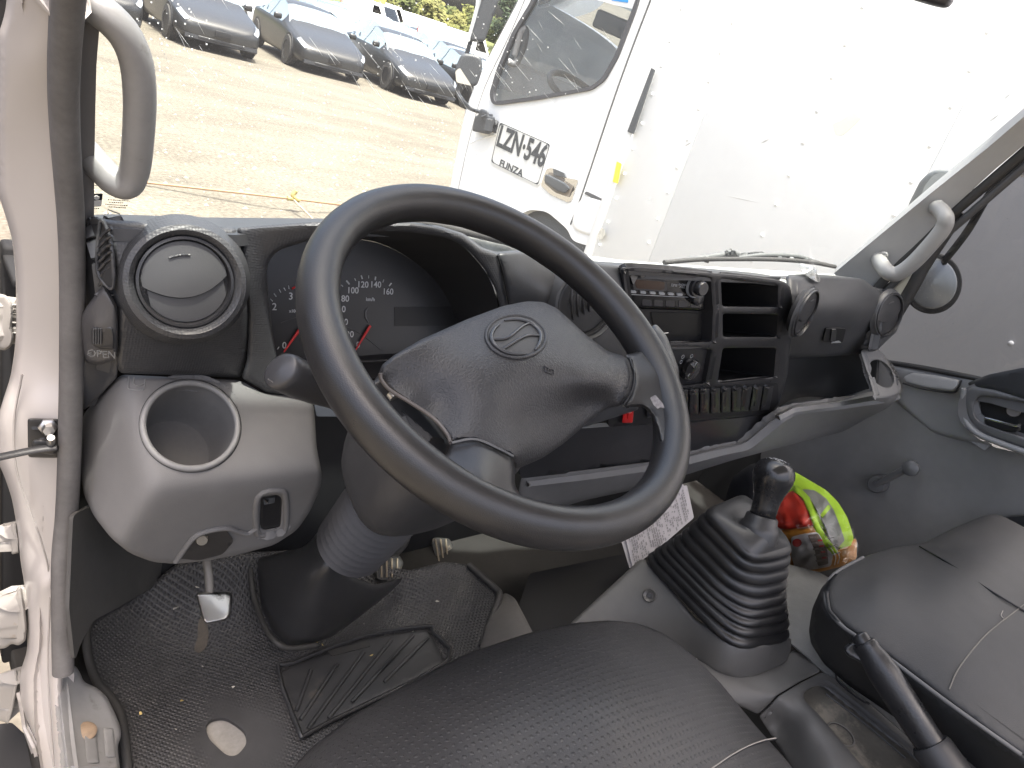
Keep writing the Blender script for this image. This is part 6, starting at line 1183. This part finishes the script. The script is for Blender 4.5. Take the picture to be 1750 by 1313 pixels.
skin('belt_cap', [(1544, 644), (1560, 637), (1600, 642), (1641, 650), (1636, 662), (1628, 669), (1580, 663), (1545, 654)], [(1544, 648, 'x', .935), (1640, 652, 'x', .925), (1590, 665, 'x', .925)], mat('mid grey door panel', (.24, .24, .24)), pd, .02, 5, edge=(4, .006), step=5)
tube('cap_groove', [P(u, v, 'x', .928) for u, v in ((1543, 655), (1580, 665), (1628, 671), (1638, 662), (1643, 650))], .0022, PIT, pd, 6)
tube('belt_weatherstrip', [P(1500, 617, 'x', .965), P(1560, 626, 'x', .96), P(1640, 641, 'x', .95), P(1690, 652, 'x', .95)], .006, RUBBER, pd, 8)
ARM = mat('black armrest plastic', (.03, .031, .033), .4, var=(7, .2), bump=('fine', 400, .15))
skin('armrest_top', [(1652, 655), (1690, 640), (1750, 628), (1800, 622), (1800, 690), (1750, 684), (1700, 668), (1660, 662)], [(1652, 657, 'x', .925), (1750, 630, 'x', .89), (1800, 690, 'x', .87), (1700, 668, 'x', .905)], ARM, pd, .02, 6, edge=(4, .006), step=8)
hole_ = [(1665, 690), (1672, 677), (1700, 679), (1760, 690), (1800, 698), (1800, 760), (1750, 748), (1700, 732), (1675, 722), (1664, 708)]
hd_c = [(1650, 665, 'x', .915), (1700, 670, 'x', .90), (1800, 695, 'x', .87), (1650, 715, 'x', .92), (1700, 748, 'x', .905), (1800, 780, 'x', .88)]
dh = skin('handle_surround', [(1648, 668), (1660, 660), (1700, 666), (1750, 680), (1800, 688), (1800, 782), (1745, 766), (1700, 750), (1668, 734), (1652, 716), (1646, 690)], hd_c, mat('dark handle surround', (.11, .11, .112), .38, bump=('fine', 400, .1)), pd, .03, 6, holes=[hole_], edge=(6, .01), hedge=(4, .006), step=6)
skin('handle_bowl', [(1655, 668), (1800, 680), (1800, 770), (1700, 745), (1655, 720)], [(1655, 690, 'x', .955), (1800, 690, 'x', .93), (1700, 740, 'x', .945)], mat('handle bowl', (.016, .017, .018), .4), dh, .005, 4)
skin('inner_handle', [(1681, 716), (1690, 713), (1735, 726), (1744, 727), (1744, 732), (1735, 740), (1700, 735), (1684, 726)], [(1681, 716, 'x', .92), (1744, 728, 'x', .895), (1700, 735, 'x', .91)], mat('black handle', (.015, .015, .016), .3), dh, .012, 4, edge=(4, .006), step=4)
tube('handle_glint', [P(1683, 714.5, 'x', .918), P(1712, 722, 'x', .908), P(1736, 728, 'x', .896), P(1744, 725, 'x', .893)], .0030, CHROME, dh, 8)
lathe('lock_button', [(0, .006), (.012, .006), (.0135, .003), (.0135, -.004)], P(1732, 702, 'x', .925), (-1, -.2, .2), mat('grey lock button', (.09, .085, .08), .5), dh, 20)
tube('panel_highlight_rim', [P(u, v, 'x', x) for u, v, x in ((1648, 664, .918), (1645, 695, .925), (1652, 722, .922), (1672, 742, .912), (1710, 758, .90), (1800, 790, .875))], .0065, mat('mid grey door panel', (.24, .24, .24)), pd, 8)
wn_ = thing('window_winder', 'dark grey window winder handle on the passenger door', 'window winder', P(1502, 826, 'x', .97))
tube('arm', [P(1499, 827, 'x', .955), P(1512, 821, 'x', .95), P(1540, 806, 'x', .945), P(1557, 799, 'x', .945)], [.0155, .0125, .0125, .014], mat('winder plastic', (.085, .086, .088), .42), wn_, 14, flat=.6)
lathe('hub', [(0, .018), (.018, .017), (.021, .010), (.022, -.02)], P(1500, 827, 'x', .965), (-1, -.1, .1), mat('winder plastic', (.085, .086, .088)), wn_, 24)
lathe('knob', [(0, .014), (.012, .013), (.018, .009), (.019, .0), (.016, -.01)], P(1557, 800, 'x', .945), (-1, -.1, .1), mat('winder plastic', (.085, .086, .088)), wn_, 24)
skin('door_pull_pocket', [(1700, 890), (1722, 884), (1752, 882), (1790, 890), (1790, 925), (1740, 905)], [(1700, 890, 'x', .955), (1750, 884, 'x', .945), (1770, 920, 'x', .95)], ARM, pd, .01, 5, step=7)
skin('door_window', [(1500, 640), (1500, 540), (1560, 455), (1640, 362), (1800, 225), (1800, 700), (1690, 660), (1560, 640)], [(1500, 630, 'x', .985), (1800, 225, 'x', .95), (1800, 690, 'x', .985)], glassmat('tinted door glass', (.20, .21, .222), .6, .015), pd, 0, 2, flat=True)
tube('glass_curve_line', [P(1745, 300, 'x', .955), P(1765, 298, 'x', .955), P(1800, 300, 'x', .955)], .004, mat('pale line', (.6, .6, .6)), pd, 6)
# mirrors outside on the passenger side
rm = thing('round_kerb_mirror', 'round convex mirror outside the tinted passenger window', 'mirror', P(1593, 485, 'x', 1.12))
mc_ = P(1593, 485, 'x', 1.12); mn_ = -ray(1593, 485) * .8 + np.array([-.1, -.5, 0]); mn_ /= np.linalg.norm(mn_)
lathe('shell', [(0, -.05), (.05, -.045), (.068, -.02), (.0725, 0), (.069, .003)], mc_, mn_, BLACK, rm, 40, sx=.92, sy=1.08, xdir=(0, 1, -.8))
lathe('mirror_glass', [(0, .009), (.03, .0075), (.055, .004), (.068, .001)], mc_, mn_, mat('convex mirror glass', (.50, .52, .53), .22, metal=.6), rm, 40, 0, sx=.92, sy=1.08, xdir=(0, 1, -.8))
tube('stay', [mc_ - mn_ * .03, P(1650, 400, 'x', 1.10), P(1700, 320, 'x', 1.06), P(1780, 250, 'x', 1.02)], .009, BLACK, rm, 8)
om = thing('outside_mirror', 'tall pale door mirror seen through the windscreen behind the right grab handle', 'mirror', P(1600, 330, 'x', 1.2))
oc = [(1545, 390, 'x', 1.18), (1600, 292, 'x', 1.18), (1650, 320, 'x', 1.16)]
skin('shell', [(1546, 382), (1552, 350), (1572, 310), (1586, 296), (1600, 290), (1622, 291), (1650, 296), (1660, 310), (1600, 385), (1550, 400)], oc, mat('grey mirror back', (.10, .11, .11), .35), om, .05, 8, edge=(4, .01), step=6)
skin('mirror_glass', [(1568, 352), (1580, 318), (1594, 300), (1606, 295), (1632, 297), (1644, 303), (1600, 345), (1575, 372)], oc, mat('pale mirror glass', (.26, .28, .28), .3, metal=.2), om, .003, 5, off=-.004, flat=True)

# ================================================================ HI-VIS BAG ON THE PASSENGER SIDE
vb = thing('safety_kit_bag', 'clear plastic bag holding a yellow reflective vest, a red cloth and an orange bottle', 'bag', P(1400, 960, 'x', .62))
YV = mat('fluorescent yellow vest', (.30, .50, .02), .6, var=(20, .12), bump=('fine', 60, .4)); GRT = mat('grey reflective tape', (.20, .205, .205), .4, var=(15, .12), bump=('fine', 120, .2)); RV = mat('red cloth', (.50, .03, .015), .6, var=(14, .15), bump=('fine', 40, .5)); ORG = mat('orange bottle', (.42, .18, .03), .4, var=(9, .1))
bag_c = [(1340, 800, 'x', .72), (1400, 830, 'x', .70), (1440, 870, 'x', .70), (1462, 940, 'x', .70), (1330, 880, 'x', .60), (1390, 890, 'x', .585), (1420, 930, 'x', .60), (1350, 960, 'x', .60), (1400, 975, 'x', .64), (1450, 960, 'x', .68)]
def wrinkle(U, V): return .0035 * np.sin(U * .13 + V * .06) * np.sin(V * .10 - U * .04) + .0012 * np.sin(U * .22 - V * .17)
skin('vest', [(1340, 806), (1358, 806), (1385, 822), (1412, 838), (1432, 858), (1448, 884), (1458, 915), (1461, 940), (1440, 948), (1425, 925), (1380, 880), (1352, 850), (1330, 830)], bag_c, YV, vb, .006, 6, edge=(10, .02), step=6, off=.012, disp=wrinkle)
skin('reflective_band', [(1370, 836), (1392, 838), (1412, 852), (1425, 872), (1436, 900), (1444, 924), (1432, 936), (1422, 930), (1412, 902), (1400, 880), (1388, 858)], bag_c, GRT, vb, .002, 4, step=6, off=.004, disp=wrinkle)
skin('vest_strap', [(1356, 828), (1366, 832), (1384, 850), (1392, 875), (1402, 900), (1418, 925), (1434, 944), (1424, 950), (1404, 928), (1392, 905), (1382, 876), (1372, 852), (1354, 838)], bag_c, YV, vb, .003, 4, edge=(4, .006), step=5, off=-.003, disp=wrinkle)
skin('vest_cross_strap', [(1402, 880), (1416, 862), (1420, 868), (1406, 885)], bag_c, YV, vb, .002, 2, step=5, off=.0005, disp=wrinkle)
skin('red_cloth', [(1320, 868), (1335, 848), (1358, 836), (1374, 852), (1384, 876), (1392, 898), (1370, 902), (1345, 905), (1320, 902)], bag_c, RV, vb, .006, 6, edge=(9, .016), step=5, off=.004, disp=lambda U, V: 1.6 * wrinkle(U, V))
bo_ = skin('orange_bottle', [(1322, 906), (1350, 904), (1392, 898), (1408, 920), (1425, 944), (1464, 918), (1464, 958), (1440, 968), (1400, 978), (1350, 978), (1322, 975)], bag_c, ORG, vb, .01, 8, edge=(12, .02), step=6, off=.010)
skin('label', [(1352, 918), (1376, 912), (1398, 910), (1410, 930), (1424, 950), (1420, 968), (1395, 973), (1360, 976), (1352, 950)], bag_c, mat('bottle label', (.62, .58, .56), .5, var=(30, .1)), bo_, .002, 5, step=6, off=.0)
skin('label_band', [(1380, 915), (1398, 912), (1414, 940), (1416, 964), (1398, 968), (1392, 940)], bag_c, mat('dark label print', (.20, .15, .12), .5, var=(120, .6)), bo_, .001, 3, step=6, off=-.003)
rr = random.Random(8)
for i in range(9): skin('label_print', [(1384 + (i % 2) * 12 + i * 1.2, 918 + i * 5), (1394 + (i % 2) * 10 + i * 1.2, 917 + i * 5), (1395 + (i % 2) * 10 + i * 1.2, 919.5 + i * 5), (1385 + (i % 2) * 12 + i * 1.2, 920.5 + i * 5)], bag_c, [mat('pale print', (.30, .25, .22), .6), mat('red print', (.5, .05, .04), .6)][i % 2], bo_, .0005, .5, off=-.0045, flat=True)
for pts in ([(1402, 912), (1416, 930), (1428, 952), (1426, 966)], [(1408, 910), (1422, 928), (1434, 950), (1432, 964)], [(1400, 925), (1426, 918)], [(1408, 938), (1432, 930)], [(1414, 952), (1436, 944)]): tube('netting', [PT(u, v, np.linalg.norm(CAM - P(u, v, 'x', .60)) - .012) for u, v in pts], .0009, mat('grey net', (.22, .2, .18), .7), bo_, 5)
skin('round_logo', ell(1362, 928, 8, 7), bag_c, mat('red print', (.5, .05, .04)), bo_, .0005, 1, off=-.0025, flat=True)
PB = glassmat('clear plastic film', (.96, .96, .96), 1.0, .0, rough=.06)
skin('plastic_film', [(1318, 850), (1345, 812), (1390, 822), (1432, 850), (1456, 892), (1468, 935), (1462, 965), (1420, 984), (1350, 984), (1318, 975)], bag_c, PB, vb, 0, 12, step=5, off=-.018, disp=lambda U, V: 1.6 * wrinkle(U * 1.5, V * 1.3))
# dark backpack in the footwell behind the lever
bk = thing('dark_bag', 'dark cloth bag in shadow on the passenger footwell floor behind the gear knob', 'bag', P(1280, 840, 'x', .62))
skin('bag_cloth', [(1240, 850), (1252, 815), (1285, 792), (1330, 795), (1345, 830), (1340, 900), (1250, 900)], [(1240, 850, 'x', .68), (1290, 795, 'x', .70), (1345, 860, 'x', .66), (1285, 850, 'x', .61), (1250, 895, 'x', .64)], mat('dark blue cloth', (.014, .015, .02), .9, bump=('fine', 120, .4)), bk, .02, 8, edge=(10, .02), step=7, disp=wrinkle)

# ================================================================ WIPERS OUTSIDE THE WINDSCREEN
WM = mat('grey wiper arm', (.10, .105, .105), .45)
w1 = thing('windscreen_wiper', 'grey wiper resting along the bottom of the windscreen before the box panel', 'wiper', onws(1290, 440, .05))
wz_ = lambda u, v, o=.03: onws(u, v, o)
tube('blade', [wz_(1135, 449, .025), wz_(1190, 444, .025), wz_(1250, 443, .025), wz_(1330, 444, .025), wz_(1390, 449, .025), wz_(1427, 456, .025)], .0052, RUBBER, w1, 8)
tube('arm', [wz_(1150, 447, .04), wz_(1200, 441, .045), wz_(1250, 434, .05), wz_(1262, 436, .05)], [.004, .006, .008, .006], WM, w1, 8)
skin('arm_joint', [(1235, 440), (1243, 432), (1256, 427), (1262, 438), (1285, 434), (1310, 433), (1316, 440), (1290, 443), (1240, 444)], [(1235, 438, onws(1235, 438, .04)), (1310, 434, onws(1310, 434, .04)), (1260, 444, onws(1260, 444, .04))], WM, w1, .01, 3, step=5, edge=(3, .003))
tube('blade_bridge', [wz_(1262, 440, .034), wz_(1310, 436, .04), wz_(1360, 438, .04), wz_(1400, 448, .034)], [.003, .006, .006, .003], WM, w1, 8)
for u, v in ((1208, 443), (1330, 441), (1350, 442), (1375, 444)): tube('blade_clip', [wz_(u - 3, v, .036), wz_(u + 4, v + 2, .03)], .007, WM, w1, 6, n=1)
w2 = thing('windscreen_wiper', 'driver side wiper glimpsed between the gauge hood and the wheel rim', 'wiper', onws(830, 410, .05))
tube('blade', [wz_(690, 378, .025), wz_(740, 384, .025), wz_(800, 398, .025), wz_(860, 412, .025), wz_(920, 425, .025), wz_(1000, 440, .025)], .006, RUBBER, w2, 8)
tube('arm', [wz_(735, 380, .05), wz_(790, 392, .05), wz_(850, 404, .05), wz_(900, 418, .05)], [.004, .009, .010, .008], WM, w2, 8)
tube('blade_bridge', [wz_(770, 386, .04), wz_(820, 398, .045), wz_(880, 420, .04)], .005, WM, w2, 8)
# pale front panel below the windscreen
skin('cowl_panel', [(640, 372), (760, 376), (840, 400), (930, 426), (1060, 445), (1200, 455), (1440, 470), (1440, 490), (1060, 470), (850, 445), (700, 400)], [(640, 374, onws(640, 374, .06)), (840, 402, onws(840, 402, .07)), (1060, 447, onws(1060, 447, .07)), (1440, 472, onws(1440, 472, .06)), (700, 400, onws(700, 400, .04)), (1060, 468, onws(1060, 468, .04))], mat('cowl paint', (.45, .47, .45), .3, coat=.6, var=(20, .3)), tc, .01, 6)
sc2 = thing('suction_cup', 'clear round suction disc on the passenger end of the dash top', 'suction cup', P(1384, 463, 'y', .2))
lathe('disc', [(0, .012), (.006, .012), (.012, .006), (.024, .002), (.026, 0)], P(1384, 466, 'y', .20), (0, -.4, 1), glassmat('cloudy clear plastic', (.8, .82, .82), 2., .12), sc2, 24)

for o in bpy.data.objects:
    if o.get('_w') is not None: del o['_w']
